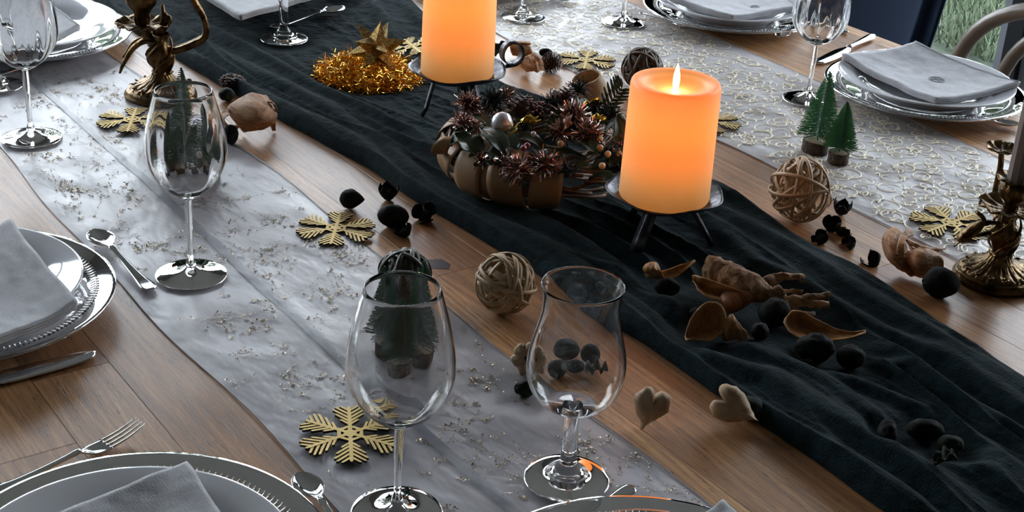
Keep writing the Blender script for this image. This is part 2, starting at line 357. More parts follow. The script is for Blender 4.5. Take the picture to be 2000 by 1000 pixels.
# ------------------------------------------------------------------ the room
def structure(name, mb, m, parent=None):
    o = mb.build(name, m, parent, smooth=False); o['kind'] = 'structure'; return o
def sbox(name, a, b, m):
    mb = MB(); mb.box(a, b); return structure(name, mb, m)
sbox('floor', (RX0, RY0, -.1), (RX1+.1, RY1+.1, 0), M_floor)
sbox('ceiling', (RX0-.1, RY0-.1, RZ1), (RX1+.12, RY1+.12, RZ1+.12), M_ceil)
sbox('wall_left', (RX0-.1, RY0, 0), (RX0, RY1, RZ1), M_wall)
sbox('wall_front', (RX0-.1, RY0-.1, 0), (RX1+.1, RY0, RZ1), M_wall)
mb = MB(); mb.box((RX0-.1, RY1, 2.38), (RX1+.1, RY1+.1, RZ1)); mb.box((RX0-.1, RY1, 0), (-1.45, RY1+.1, 2.38)); mb.box((3.55, RY1, 0), (RX1+.1, RY1+.1, 2.38))
structure('wall_back', mb, M_wall)
mb = MB(); mb.box((RX1, RY0, 2.38), (RX1+.1, RY1, RZ1)); mb.box((RX1, RY0, 0), (RX1+.1, .35, 2.38))
structure('wall_right', mb, M_wall)
def window(idx, along, c0, c1, pos, n):
    """full-height glazing; along='y' runs along the table on the right wall, 'x' across the end wall"""
    root = bpy.data.objects.new('window_%d' % idx, None); COL.objects.link(root); root['kind'] = 'structure'
    if along == 'y': root.location = (pos, c0, 0)
    else: root.location = (c0, pos, 0)
    Ln = c1-c0
    def bx(name, s0, s1, z0, z1, d0, d1, m):
        mb = MB()
        if along == 'y': mb.box((d0, s0, z0), (d1, s1, z1))
        else: mb.box((s0, d0, z0), (s1, d1, z1))
        o = mb.build(name, m, root, False); return o
    bx('frame_rail', 0, Ln, .0, .07, .0, .08, M_frame); bx('frame_rail', 0, Ln, 2.30, 2.38, .0, .08, M_frame)
    for i in range(n+1):
        s = i*Ln/n
        a = max(0, s-.035); b = min(Ln, s+.035)
        bx('frame_post', a, b, .07, 2.30, .0, .08, M_frame)
    for i in range(n):
        bx('pane', i*Ln/n+.035, (i+1)*Ln/n-.035, .07, 2.30, .035, .043, M_pane)
    return root
window(1, 'y', 2.625, 4.32, RX1, 1)
window(2, 'y', .35, 2.565, RX1, 2)
window(3, 'x', -1.45, 3.55, RY1, 3)
sbox('trim_1', (RX1-.02, 2.567, 0), (RX1+.09, 2.623, 2.38), M_darkframe)
M_paving = add_noise(mat('pale_paving', (.5, .52, .54), .8), (.26, .27, .28), (.34, .35, .36), 6, 4, .2, 60)
sbox('terrace', (RX1+.12, -4, -.12), (8.5, 2.62, -.03), M_paving)
# garden
mb = MB(); mb.grid(lambda u, v: (-12+32*u, -12+34*v, -.08+.02*math.sin(u*40)*math.cos(v*37)), 40, 40)
o = structure('lawn', mb, M_lawn)
mb = MB(); r_ = random.Random(3)
def blades(x0, x1, y0, y1, n):
    for _ in range(n):
        x = r_.uniform(x0, x1); y = r_.uniform(y0, y1); h = r_.uniform(.03, .10); a = r_.uniform(0, PI); t = r_.uniform(-.05, .05); s = r_.uniform(-.05, .05)
        dx, dy = math.cos(a)*.006, math.sin(a)*.006
        mb.add([(x-dx, y-dy, -.08), (x+dx, y+dy, -.08), (x+t, y+s, -.08+h)], [(0, 1, 2)])
blades(4.35, 6.5, 2.2, 5.6, 26000); blades(.8, 4.2, 4.6, 7.0, 14000)
set_tags(mb.build('grass', M_blade, smooth=False), 'short green grass of the garden beyond the window', 'grass', kind='stuff')
for i, (x0, y0, x1, y1, h, sd) in enumerate([(12.5, -6, 14, 12, 2.6, 1), (-8, 14, 12, 15.5, 2.8, 2)]):
    mb = MB(); rr = random.Random(sd); 
    def hf(u, v, x0=x0, y0=y0, x1=x1, y1=y1, h=h, sd=sd):
        s = u
        if x1-x0 < y1-y0: p = (lerp_list([0, .5, 1], [x0, (x0+x1)/2, x1], v), y0+(y1-y0)*s)
        else: p = (x0+(x1-x0)*s, lerp_list([0, .5, 1], [y0, (y0+y1)/2, y1], v))
        top = h*(1+.5*ns((s*14, sd, 0), 1, 4))
        return (p[0]+.4*ns((s*30, v*5, sd), 1), p[1]+.4*ns((s*30, v*5, sd+9), 1), -.1+top*math.sin(PI*v)**.5)
    mb.grid(hf, 140, 12)
    set_tags(mb.build('hedge', M_hedge), ['dark hedge across the garden outside the side windows', 'dark hedge across the garden outside the end windows'][i], 'hedge')
for i, (x, y, h, r, nm) in enumerate([(9, 8, 4.6, 1.3, 'broad dark tree in the corner of the garden'), (5.2, 11.5, 5.2, 1.1, 'tall dark tree outside the end windows'), (9.5, 4.2, 4.0, .9, 'small dark tree outside the side windows')]):
    t = thing('garden_tree', nm, 'tree', (x, y, -.1))
    mb = MB(); mb.tube([(0, 0, 0), (.05, 0, h*.5), (0, .05, h*.8)], [.14, .1, .05], 8); mb.build('trunk', M_bark, t)
    mb = MB(); rr = random.Random(i+5)
    for _ in range(2600):
        a = rr.uniform(0, 2*PI); b = math.acos(rr.uniform(-1, 1)); q = rr.uniform(.55, 1)**.5
        k = r*q*(1+.35*ns((math.cos(a)*2, math.sin(a)*2, b*2+i), 1))
        c = Vector((k*math.sin(b)*math.cos(a), k*math.sin(b)*math.sin(a), h*.68+k*1.35*math.cos(b)))
        d1 = Vector((rr.gauss(0, 1), rr.gauss(0, 1), rr.gauss(0, 1))).normalized()*.10; d2 = Vector((rr.gauss(0, 1), rr.gauss(0, 1), rr.gauss(0, 1))).normalized()*.07
        mb.add([c-d1, c+d2, c+d1, c-d2], [(0, 1, 2, 3)])
    mb.build('crown', M_hedge, t, False)

# ------------------------------------------------------------------ the table
TX0, TX1, TY0, TY1 = .17, 2.0, -.35, 2.435
table = thing('dining_table', 'long oak dining table laid for a festive meal', 'table', ((TX0+TX1)/2, (TY0+TY1)/2, TZ))
tcx, tcy = table.location.x, table.location.y
SW = .077; rws = []
x = .349-SW*10
while x < TX1:
    a = max(x, TX0); b = min(x+SW, TX1)
    if b-a > .004:
        y = TY0; rr = random.Random(int(x*1000)+3)
        while y < TY1-.001:
            ln = rr.uniform(.75, 1.7); y2 = y+ln
            if TY1-y2 < .35: y2 = TY1
            mb = MB(); g = .00012; e = .0006
            # a plank with a fine eased edge
            x0, x1, ya, yb = a+g-tcx, b-g-tcx, y+g-tcy, y2-g-tcy
            v = [(x0, ya, -.034), (x1, ya, -.034), (x1, yb, -.034), (x0, yb, -.034), (x0, ya, -e*.6), (x1, ya, -e*.6), (x1, yb, -e*.6), (x0, yb, -e*.6),
                 (x0+e*.5, ya+e*.5, 0), (x1-e*.5, ya+e*.5, 0), (x1-e*.5, yb-e*.5, 0), (x0+e*.5, yb-e*.5, 0)]
            f = [(0, 3, 2, 1)]+[(i, (i+1) % 4, (i+1) % 4+4, i+4) for i in range(4)]+[(i+4, (i+1) % 4+4, (i+1) % 4+8, i+8) for i in range(4)]+[(8, 9, 10, 11)]
            mb.add(v, f); mb.build('plank', M_wood, table, False); y = y2
    x += SW
mb = MB(); mb.box((TX0+.09-tcx, TY0+.1-tcy, -.10), (TX1-.09-tcx, TY1-.1-tcy, -.0345)); mb.build('apron', M_wood, table, False)
for sx_ in (TX0+.12, TX1-.12):
    for sy_ in (TY0+.13, TY1-.13):
        mb = MB(); mb.box((sx_-.045-tcx, sy_-.045-tcy, -TZ), (sx_+.045-tcx, sy_+.045-tcy, -.0345)); mb.build('leg', M_wood, table, False)

# ------------------------------------------------------------------ sheer runners
def runner(name, label, x0f, x1f, y0, y1, m, seed, zs=.0022):
    t = thing(name, label, 'table runner', ((x0f(1.2)+x1f(1.2))/2, 1.2, TZ)); ox, oy = t.location.x, t.location.y
    nu, nv = 46, 300
    V = []
    ys = np.linspace(y0, y1, nv+1)
    for y in ys:
        a, b = x0f(y), x1f(y)
        xs = np.linspace(a, b, nu+1)
        for i, x in enumerate(xs): V.append((x, y))
    V = np.array(V)
    z = .0006+zs*(vnoise(V[:, 0]*16+V[:, 1]*9+seed, V[:, 1]*15-V[:, 0]*6+seed))**2*1.6+.0007*vnoise(V[:, 0]*70, V[:, 1]*50)
    u = np.tile(np.arange(nu+1)/nu, nv+1); z = z*np.minimum(1, np.minimum(u, 1-u)*9+.25)
    verts = [(V[i, 0]-ox, V[i, 1]-oy, z[i]) for i in range(len(V))]; w_ = nu+1
    F = [(j*w_+i, j*w_+i+1, (j+1)*w_+i+1, (j+1)*w_+i) for j in range(nv) for i in range(nu)]
    mb = MB(); mb.add(verts, F); sheet = mb.build('fabric', m, t)
    mb = MB()
    for f in (x0f, x1f):
        pts = [(f(y)-ox, y-oy, .0014) for y in np.linspace(y0, y1, 160)]; mb.tube(pts, .0007, 4)
    mb.build('hem', m, t)
    return t, ox, oy, (lambda x, y: .0012+zs*float(vnoise(np.array([x*16+y*9+seed]), np.array([y*15-x*6+seed]))[0])**2*1.6)
wob = lambda y, s: .004*math.sin(y*7+s)+.003*math.sin(y*17+s*2)
Lx0 = lambda y: .50+wob(y, 1); Lx1 = lambda y: .782+.006*(y < .9)*0+wob(y, 3)*.8-.02*max(0, (y-1.7))
tL, lox, loy, hL = runner('silver_runner', 'sheer silver grey table runner with glittering twigs, on the near side of the table', Lx0, Lx1, TY0+.02, TY1+.0, M_sheerL, 3)
mb = MB(); mb.grid(lambda u, v: (.6215+.011*u-lox+.002*math.sin(v*20), TY0+.02+(TY1-TY0-.02)*v-loy, hL(.627, TY0+.02+(TY1-TY0-.02)*v)+.0012), 2, 160)
mb.build('grey_stripe', M_band, tL)
Rx0 = lambda y: 1.388+wob(y, 5); Rx1 = lambda y: 1.718+wob(y, 2)*.5
tR, rox, roy, hR = runner('gold_scroll_runner', 'sheer pearl table runner printed with gold scrolls, on the far side of the table', Rx0, Rx1, TY0+.02, TY1+.0, M_sheerR, 11)
# glitter twigs of the near runner
mb = MB(); rr = random.Random(21)
def speck(x, y, z, s):
    a = rr.uniform(0, PI); b = a+rr.uniform(1.2, 1.9)
    t1 = rr.uniform(-.5, .5)*s; t2 = rr.uniform(-.5, .5)*s
    mb.add([(x+math.cos(a)*s, y+math.sin(a)*s, z+t1), (x+math.cos(b)*s, y+math.sin(b)*s, z+t2), (x-math.cos(a)*s, y-math.sin(a)*s, z-t1), (x-math.cos(b)*s, y-math.sin(b)*s, z-t2)], [(0, 1, 2, 3)])
def twig(x, y, a, ln, lev):
    n = int(ln/.0016); px_, py_ = x, y
    for k in range(n):
        a += rr.gauss(0, .07); px_ += math.cos(a)*.0016; py_ += math.sin(a)*.0016
        if not (Lx0(py_)+.006 < px_ < Lx1(py_)-.006 and .2 < py_ < TY1-.02): return
        z = hL(px_, py_)+.0006
        if rr.random() < .85: speck(px_-lox, py_-loy, z, rr.uniform(.0003, .0008))
        if lev < 2 and rr.random() < .075: twig(px_, py_, a+rr.choice((-1, 1))*rr.uniform(.4, .9), ln*rr.uniform(.25, .5), lev+1)
    for _ in range(rr.randint(3, 9)):
        q = rr.uniform(0, .0028); b = rr.uniform(0, 2*PI); speck(px_+q*math.cos(b)-lox, py_+q*math.sin(b)-loy, hL(px_, py_)+.0009, rr.uniform(.0006, .0013))
for _ in range(330):
    twig(rr.uniform(.51, .77), rr.uniform(.4, 2.4), rr.uniform(0, 2*PI), rr.uniform(.03, .075), 0)
o = mb.build('glitter_twigs', M_twig, tL, False); o['kind'] = 'stuff'
# scrolls of the far runner
mb = MB(); rr = random.Random(5)
def strip(pts, wd, z0):
    v = []; f = []
    for j in range(len(pts)):
        p = pts[j]; q = pts[min(j+1, len(pts)-1)]; o_ = pts[max(j-1, 0)]
        t = Vector((q[0]-o_[0], q[1]-o_[1], 0)); t = t.normalized() if t.length > 0 else Vector((1, 0, 0)); n_ = Vector((-t.y, t.x, 0))
        wj = wd*(.35+.65*math.sin(PI*min(1, max(0, j/(len(pts)-1)))**.7)); z = z0+hR(p[0], p[1])
        v += [(p[0]-rox-n_.x*wj, p[1]-roy-n_.y*wj, z), (p[0]-rox, p[1]-roy, z+.0004), (p[0]-rox+n_.x*wj, p[1]-roy+n_.y*wj, z)]
    for j in range(len(pts)-1):
        a = j*3; f += [(a, a+3, a+4, a+1), (a+1, a+4, a+5, a+2)]
    mb.add(v, f)
def okR(p): return Rx0(p[1])+.004 < p[0] < Rx1(p[1])-.004
def spiral(x, y, a, r, sgn, turns=1.35):
    pts = []; n = int(26*turns)
    th = a; px_, py_ = x, y
    for k in range(n):
        t = k/n; cur = sgn*(1/(r*(1-t*.86))); ds = (r*(1-t*.86))*.27
        th += cur*ds; px_ += math.cos(th)*ds; py_ += math.sin(th)*ds
        pts.append((px_, py_))
        if not okR((px_, py_)): break
    if len(pts) > 3: strip(pts, .00105, .0006)
def tuft(x, y, a, s):
    for d in (-.7, -.3, .1, .5):
        pts = [(x+math.cos(a+d*(1+.3*k))*s*k/5, y+math.sin(a+d*(1+.3*k))*s*k/5) for k in range(6)]
        if all(okR(p) for p in pts): strip(pts, .0011, .0007)
yy = -.25
while yy < 2.42:
    xx = 1.40+rr.uniform(0, .02)
    while xx < 1.71:
        x = xx+rr.uniform(-.01, .01); y = yy+rr.uniform(-.01, .01); a = rr.uniform(0, 2*PI); sg = rr.choice((-1, 1)); r = rr.uniform(.015, .025)
        if okR((x, y)):
            spiral(x, y, a, r, sg); spiral(x, y, a+PI, r*.8, sg, 1.2)
            if rr.random() < .8: spiral(x, y, a+PI*.6, r*.5, -sg, 1.1)
            tuft(x, y, a+PI/2*sg, rr.uniform(.010, .017)); 
            if rr.random() < .7: tuft(x+math.cos(a)*r*1.6, y+math.sin(a)*r*1.6, a, .008)
        xx += .044
    yy += .042
o = mb.build('scroll_print', M_goldline, tR, True); o['kind'] = 'stuff'

# ------------------------------------------------------------------ the dark linen runner
def poly_v(px_list, z=.012):
    P = [L(a, b, z) for a, b in px_list]; P.sort(key=lambda p: p.y)
    return np.array([p.y for p in P]), np.array([p.x for p in P])
CY0, CY1 = .15, 2.47
lo_y, lo_x = np.array([.1, .55, .667, .9, 1.15, 1.40, 1.66, 1.9, 2.095, 2.43, 2.6]), np.array([.925, .925, .919, .912, .915, .90, .888, .868, .848, .845, .845])
hi_y, hi_x = np.array([.1, .6, .787, 1.05, 1.31, 1.55, 1.795, 2.0, 2.2, 2.43, 2.6]), np.array([1.215, 1.215, 1.228, 1.252, 1.262, 1.262, 1.248, 1.30, 1.36, 1.42, 1.42])
FOLDS = [  # (traced ridge, height, half width)
    ([(215, 15), (330, 100), (520, 190), (700, 282), (800, 362), (940, 470), (1090, 568), (1230, 650), (1400, 745), (1560, 850), (1740, 960), (1900, 1060)], .016, .013),
    ([(350, 60), (520, 150), (640, 212), (760, 290), (860, 372), (960, 425), (1080, 500), (1230, 600), (1380, 700), (1500, 745), (1700, 870), (1900, 990)], .019, .014),
    ([(400, 50), (560, 135), (680, 198), (800, 258), (900, 330), (1000, 400), (1130, 480), (1260, 560), (1400, 660), (1560, 730), (1750, 850), (2000, 960)], .014, .011),
    ([(1300, 340), (1430, 378), (1560, 440), (1700, 512), (1850, 597), (2000, 682), (2100, 750)], .020, .014),
    ([(1300, 385), (1420, 425), (1520, 480), (1700, 585), (1850, 680), (2000, 770), (2100, 830)], .018, .012),
    ([(1370, 430), (1480, 510), (1600, 575), (1720, 640), (1850, 705), (2000, 800), (2100, 860)], .014, .011),
    ([(1620, 610), (1720, 680), (1850, 760), (2000, 850), (2100, 910)], .012, .010),
    ([(1550, 700), (1660, 745), (1800, 800), (1900, 880), (2000, 930)], .012, .010),
    ([(960, 160), (900, 120), (840, 60), (790, 0)], .012, .010),
    ([(1010, 165), (1100, 200), (1220, 260), (1330, 320)], .014, .012),
    ([(1000, 440), (1120, 510), (1240, 545), (1360, 640), (1500, 690)], .008, .008),
    ([(730, 0), (760, 40), (790, 90)], .016, .010),
    ([(1650, 690), (1780, 720), (1900, 800), (2050, 880)], .010, .008),
]
FD = []
for pts, h, wd in FOLDS:
    y, x = poly_v(pts); FD.append((y, x, h, wd))
CALM = [(L(a, b, .006).x, L(a, b, .006).y, r, k) for a, b, r, k in [(1375, 655, .045, .85), (1450, 620, .045, .8), (1530, 610, .05, .8), (1620, 665, .05, .85), (1420, 570, .05, .8), (1510, 650, .035, .8), (1595, 705, .03, .7), (1660, 710, .03, .7), (1300, 560, .045, .8),
        (1047, 352, .13, .75), (722, 150, .085, .6), (555, 86, .05, .8), (500, -20, .15, .5), (1735, 860, .022, .7), (1807, 855, .035, .7), (1857, 885, .03, .7)]]
def cloth_h(X, Y):
    """height of the linen above the table"""
    lo = np.interp(Y, lo_y, lo_x); hi = np.interp(Y, hi_y, hi_x)
    lo = lo+.006*(vnoise(Y*9+3, Y*0)-.5)*2; hi = hi+.008*(vnoise(Y*8+31, Y*0+5)-.5)*2
    Xw = X+.012*(vnoise(X*14+9, Y*6+2)-.5)+.004*(vnoise(X*50, Y*24)-.5)
    z = .003+0*X
    for k, (y, x, h, wd) in enumerate(FD):
        c = np.interp(Y, y, x); inside = np.clip((Y-y[0]+.02)/.08, 0, 1)*np.clip((y[-1]+.02-Y)/.08, 0, 1)
        amp = h*(.65+.6*vnoise(Y*7+k*13, Y*0+k))
        d = (Xw-c)/(wd*(.8+.4*vnoise(Y*5+k*7, Y*0+k*3)))
        z = np.maximum(z, 0)+amp*inside*np.exp(-np.abs(d)**2.2)
    # loose secondary folds along the length and crumples
    ph = Xw*150+6*vnoise(Y*3.1, X*5)+4*vnoise(Y*8, X*3+7)
    low = np.clip((1.75-Y)*2.5, 0, 1); edge = np.exp(-((X-lo)/.10)**2)
    rg = (1-np.abs(2*vnoise(Xw*30+1.5*np.sin(Y*4), Y*2.2+X*3)-1))**2.2
    rg2 = (1-np.abs(2*vnoise(Xw*62+9, Y*4.5-X*5+4)-1))**3
    z = z+.017*rg*(.20+.80*np.maximum(low, edge))+.0030*rg2*(.35+.65*np.maximum(low, edge))
    a, b = X*.807-Y*.59, X*.59+Y*.807
    z = z+.0016*(1-np.abs(2*vnoise(a*26+3*vnoise(X*9, Y*9), b*120)-1))**2*(1-.6*low)+.0016*vnoise(X*90, Y*30)+.0012*vnoise(X*170+4, Y*60+X*40)+.0006*vnoise(X*300+4, Y*160)
    z = .027*np.tanh(z/.027)
    for qx, qy, qr, k in CALM: z = z*(1-k*np.exp(-(((X-qx)**2+(Y-qy)**2)/qr**2)**2))
    e = np.minimum(X-lo, hi-X); z = z*np.clip(e/.010, 0, 1)**.5+.0008
    return z
def ch(x, y): return float(cloth_h(np.array([x]), np.array([y]))[0])
nu, nv = 230, 900
Y = np.linspace(CY0, CY1, nv+1); LO = np.interp(Y, lo_y, lo_x)+.006*(vnoise(Y*9+3, Y*0)-.5)*2; HI = np.interp(Y, hi_y, hi_x)+.008*(vnoise(Y*8+31, Y*0+5)-.5)*2
S = np.linspace(0, 1, nu+1); X2 = LO[:, None]+(HI-LO)[:, None]*S[None, :]; Y2 = np.repeat(Y[:, None], nu+1, 1)
Z2 = cloth_h(X2, Y2)
# where the cloth passes the end of the table it hangs over
cloth_root = thing('linen_runner', 'crumpled dark green linen cloth lying along the middle of the table', 'table runner', (1.08, 1.3, TZ))
V = np.stack([X2-1.08, Y2-1.3, Z2], -1).reshape(-1, 3)
me = bpy.data.meshes.new('cloth'); w_ = nu+1
idx = (np.arange(nv)[:, None]*w_+np.arange(nu)[None, :]).reshape(-1)
F = np.stack([idx, idx+1, idx+w_+1, idx+w_], -1)
me.from_pydata(V.tolist(), [], F.tolist()); me.update(); link('cloth', me, M_cloth, cloth_root)
mb = MB()
def hang(u, v):
    i = int(round(u*nu)); x = X2[-1, i]-1.08; z0 = Z2[-1, i]; a = v*.28
    return (x+.01*math.sin(u*40)*v, CY1-1.3+.01*math.sin(min(1, a*30)*PI/2)+.008*math.sin(u*60)*v+.004, z0-a)
mb.grid(hang, nu, 12); mb.build('overhang', M_cloth, cloth_root)

# ------------------------------------------------------------------ glassware
def wine_glass(name, label, loc, H=.216, zb=.092, rb=.0435, zmax=.150, rr_=.0298, rfoot=.0395, ribs=0, ribamp=.0, cat='wine glass', stem=.0038, knob=False, rot=0, twist=0, shape=None):
    t = thing(name, label, cat, loc, (0, 0, rot))
    th = .0011
    n = 96 if ribs else 64
    # bowl outer profile
    K = 26; outer = []
    for k in range(K+1):
        s = k/K
        z = zb+(H-zb)*s; sm = (zmax-zb)/(H-zb)
        if s < sm: q = s/sm; r = rb*(math.sin(q*PI/2)**.62)
        else:
            q = (s-sm)/(1-sm); r = rb+(rr_-rb)*(q*q*(1.6-.6*q)) if not knob else rb+(rr_-rb)*(math.sin(q*PI/2)**1.7)
            if knob and q > .75: r += .004*((q-.75)/.25)**2
        outer.append((max(r, stem), z))
    if shape:
        outer = [(q.x, q.y) for q in smooth_path([(a, b, 0) for a, b in shape], 4)]; K = len(outer)-1
    inner = [(max(r-th, .0004), z+(.0045 if k == 0 else .0045*max(0, 1-k/4))) for k, (r, z) in enumerate(outer)]
    inner[0] = (.0004, zb+.006)
    rim = [(outer[-1][0]-.0002, H+.0004), (outer[-1][0]-th+.0002, H+.0004)]
    prof = outer+rim+inner[::-1]
    def mod(r, z, a, j):
        if ribs and j > K+2 and z < zmax+.03:
            f = math.sin(min(1, max(0, (z-zb)/(zmax+.03-zb)))*PI)**.7
            return r*(1-ribamp*f*(.5+.5*math.cos(ribs*(a+twist*(z-zb)*8)))), z
        return r, z
    mb = MB(); mb.lathe(prof, n, mod); mb.build('bowl', M_glass, t)
    # stem
    sp = []
    for k in range(15):
        s = k/14; z = .012+(zb-.012)*s
        r = stem*(1+.55*s**6*0+1.0*(1-s)**10*.8)
        if s > .8: r = stem+(outer[0][0]-stem)*((s-.8)/.2)**2
        r = stem*(.82+.5*(s)**2.5) if s <= .8 else stem*(.82+.5*.8**2.5)+(outer[0][0]-stem*(.82+.5*.8**2.5))*((s-.8)/.2)
        if s < .12: r = stem*(1.5-5*s*.8)
        sp.append((r, z))
    if knob: sp = [(stem*1.9, .012), (stem*1.9, .0155), (stem*1.25, .019), (stem*1.15, .03), (stem*1.1, .045), (stem*1.15, .06), (stem*1.35, zb-.006), (outer[0][0], zb)]
    mb = MB(); mb.lathe(sp, 32); mb.build('stem', M_glass, t)
    fp = [(sp[0][0], .012), (sp[0][0]*1.6, .0092), (rfoot*.35, .0060), (rfoot*.6, .0040), (rfoot*.85, .0030), (rfoot*.97, .0026), (rfoot, .0019), (rfoot*.985, .0009), (rfoot*.9, .0007), (rfoot*.5, .0018), (.0004, .0026)]
    mb = MB(); mb.lathe(fp, 64); mb.build('foot', M_glass, t)
    return t
def on(px, py, z=0): p = L(px, py, z); return (p.x, p.y, TZ+z)
def onr(px, py, lift=.003): p = L(px, py, 0); return (p.x, p.y, TZ+lift)
wine_glass('wine_glass', 'tall rippled wine glass on the silver runner, in front of the tiny trees at left', onr(374, 543), ribs=12, ribamp=.014, twist=.3)
wine_glass('wine_glass', 'nearest tall wine glass, its foot cut off by the bottom edge', onr(775, 1010), zb=.088, rb=.0447, zmax=.143, rr_=.0305, ribs=10, ribamp=.007, twist=.2)
wine_glass('wine_glass', 'wide rippled wine glass at the far left, standing beside the laid plate', onr(62, 275), H=.225, zb=.096, rb=.046, zmax=.150, rr_=.033, ribs=14, ribamp=.028)
wine_glass('wine_glass', 'wide rippled wine glass standing between the two plates on the far side', onr(1577, 199), H=.225, zb=.088, rb=.043, zmax=.135, rr_=.032, ribs=14, ribamp=.028)
wine_glass('wine_glass', 'wine glass on the dark cloth in front of the head plate', (L(555, 84).x, L(555, 84).y, TZ+.006), stem=.0065, knob=True, rfoot=.0387, zb=.075, H=.195, rb=.041, zmax=.115, rr_=.035)
wine_glass('wine_glass', 'wine glass on the far runner, just right of the left pillar candle', onr(1022, 38), stem=.0055, knob=True, rfoot=.039, zb=.08, H=.195, rb=.041, zmax=.115, rr_=.035)
wine_glass('wine_glass', 'wine glass on the far runner, left of the far middle plate', onr(1217, 48), H=.216, stem=.0048)
wine_glass('wine_glass', 'glass at the left edge of the picture showing only its foot', onr(-8, 172), H=.195, stem=.0055, knob=True, rfoot=.039, zb=.08, rb=.036, zmax=.115, rr_=.030)
wine_glass('tasting_glass', 'short tulip-shaped tasting glass with flared rim at front centre', onr(1106, 943), H=.195, zb=.076, rb=.0435, zmax=.118, rfoot=.0386, stem=.0062, knob=True, cat='glass', shape=[(.0085, .076), (.022, .0785), (.034, .088), (.0405, .101), (.0428, .115), (.0415, .131), (.0375, .148), (.0342, .162), (.0328, .173), (.0332, .185), (.0352, .195)])

# ------------------------------------------------------------------ plates and napkins
def charger(loc, label):
    t = thing('charger_plate', label, 'charger plate', loc, group=None)
    R = .155
    p = [(.0004, .0095), (.06, .0095), (.095, .010), (.105, .012), (.12, .0160), (.14, .0210), (.150, .0230), (.1540, .0236), (.1550, .0228), (.1540, .0206), (.140, .0150), (.12, .0090), (.104, .0035), (.094, .0006), (.086, .0008), (.0004, .0050)]
    mb = MB(); mb.lathe(p[:10], 96); mb.lathe(p[9:], 96); mb.build('plate', M_emboss, t)
    mb = MB()
    for i in range(150):
        a = 2*PI*i/150; r0, r1 = .127, .137
        c, s = math.cos(a), math.sin(a)
        mb.tube([(r0*c, r0*s, .0174), ((r0+r1)/2*c, (r0+r1)/2*s, .0190), (r1*c, r1*s, .0204)], [.0008, .0014, .0008], 5, True)
    o = mb.build('beaded_rim', M_glass, t); o['kind'] = 'stuff'
    return t
def dinner_plate(loc, label, R=.136, z0=.0):
    t = thing('dinner_plate', label, 'plate', loc)
    p = [(.0004, .0070), (.06, .0070), (.084, .0080), (.094, .0130), (.102, .0190), (.116, .0235), (R-.003, .0268), (R-.0008, .0272), (R, .0262), (R-.001, .0245), (.116, .0208), (.100, .0150), (.088, .004), (.084, .0), (.080, .0), (.078, .0016), (.0004, .0020)]
    mb = MB(); mb.lathe(p[:9], 96); mb.lathe(p[8:], 96)
    for q in (): pass
    mb.build('plate', M_porc, t); return t
def napkin(name_label, corners, zc, layers=3, sag=.004, th=.003, mono=None, seed=1, hem=True):
    """folded napkin: corners in world xy (z per corner above the table), several cloth layers with soft edges"""
    C = [Vector(c) for c in corners]; cen = sum(C, Vector())/4
    t = thing('napkin', name_label, 'napkin', cen)
    def base(u, v):
        a = C[0].lerp(C[1], u); b = C[3].lerp(C[2], u); p = a.lerp(b, v)-cen
        p.z -= sag*max(0, 16*u*(1-u)*v*(1-v))**.8+.35*sag*(4*u*(1-u)+4*v*(1-v)-.5)
        p.z += .0022*math.sin(u*7+seed)*math.sin(v*5+seed*2)*(abs(u-.5)+abs(v-.5))
        p.z += .0016*ns((u*3+seed, v*3, seed), 1.0, 3)
        # edges bow a little
        p.x += .003*ns((u*2+seed*3, v*2, 1), 1, 2); p.y += .003*ns((u*2, v*2+seed*5, 4), 1, 2)
        return p
    for k in range(layers):
        sh = .985+.007*k
        def fn(u, v, k=k):
            uu = .5+(u-.5)*(sh+.006*math.sin(k*3)); vv = .5+(v-.5)*sh
            e = min(u, 1-u, v, 1-v); p = base(uu, vv)
            droop = .0012*(1-min(1, e/.05))**2
            return p+Vector((0, 0, -(layers-1-k)*th*1.02-droop))
        mb = MB(); mb.shell(fn, 34, 34, th*.95); top_layer = mb.build('folded_layer', M_napkin, t)
    if hem:
        mb = MB()
        for off in (.018, .032):
            pts = [base(1-off, u)+Vector((0, 0, th*.5)) for u in [i/60 for i in range(61)]]
            mb.tube(pts, .0005, 4)
        mb.build('hem_stitching', M_stitch, top_layer)
    if mono:
        mb = MB(); mu, mv, sc_ = mono
        def P(a, b): return base(mu+a*sc_, mv+b*sc_)+Vector((0, 0, th*.55))
        for e in (1.0, .82):
            mb.tube([P(math.cos(a)*e, math.sin(a)*e*.8) for a in [2*PI*i/40 for i in range(36 if e < 1 else 41)]], .00045, 4)
        # flowing script strokes of the monogram
        S1 = [(-.6, .45), (-.2, .55), (-.1, .2), (-.25, -.3), (-.6, -.45), (-.65, -.2), (-.3, -.1)]
        S2 = [(-.05, .5), (.1, -.45), (.45, .5), (.6, .3), (.5, -.1)]
        S3 = [(.2, 0), (.5, -.35), (.75, -.2)]
        for s in (S1, S2, S3): mb.tube([P(a, b) for a, b, _ in [tuple(q) for q in smooth_path([(a, b, 0) for a, b in s], 6)]], .0005, 4)
        mb.build('embroidered_monogram', M_stitch, top_layer)
    return t
def setting(px, py, where, nap, zc=.02, charge=True, seed=1, mono=None, sag=.004, R=.136, off=0, near=0, z0=None, hem=True, pz=None, at_=None):
    p = L(px, py, zc) if at_ is None else Vector(at_); x, y = p.x, p.y
    base = TZ+(.001 if z0 is None else z0)
    if charge: charger((x, y, base), 'pressed glass charger '+where); pb = base+.0110
    else: pb = base+.001
    dinner_plate((x-off*.807-near*.59, y+off*.59-near*.807, pb), 'white porcelain dinner plate '+where, R)
    if nap: napkin('folded grey linen napkin '+where, nap, 0, seed=seed, mono=mono, sag=sag, hem=hem)
NZ = .030
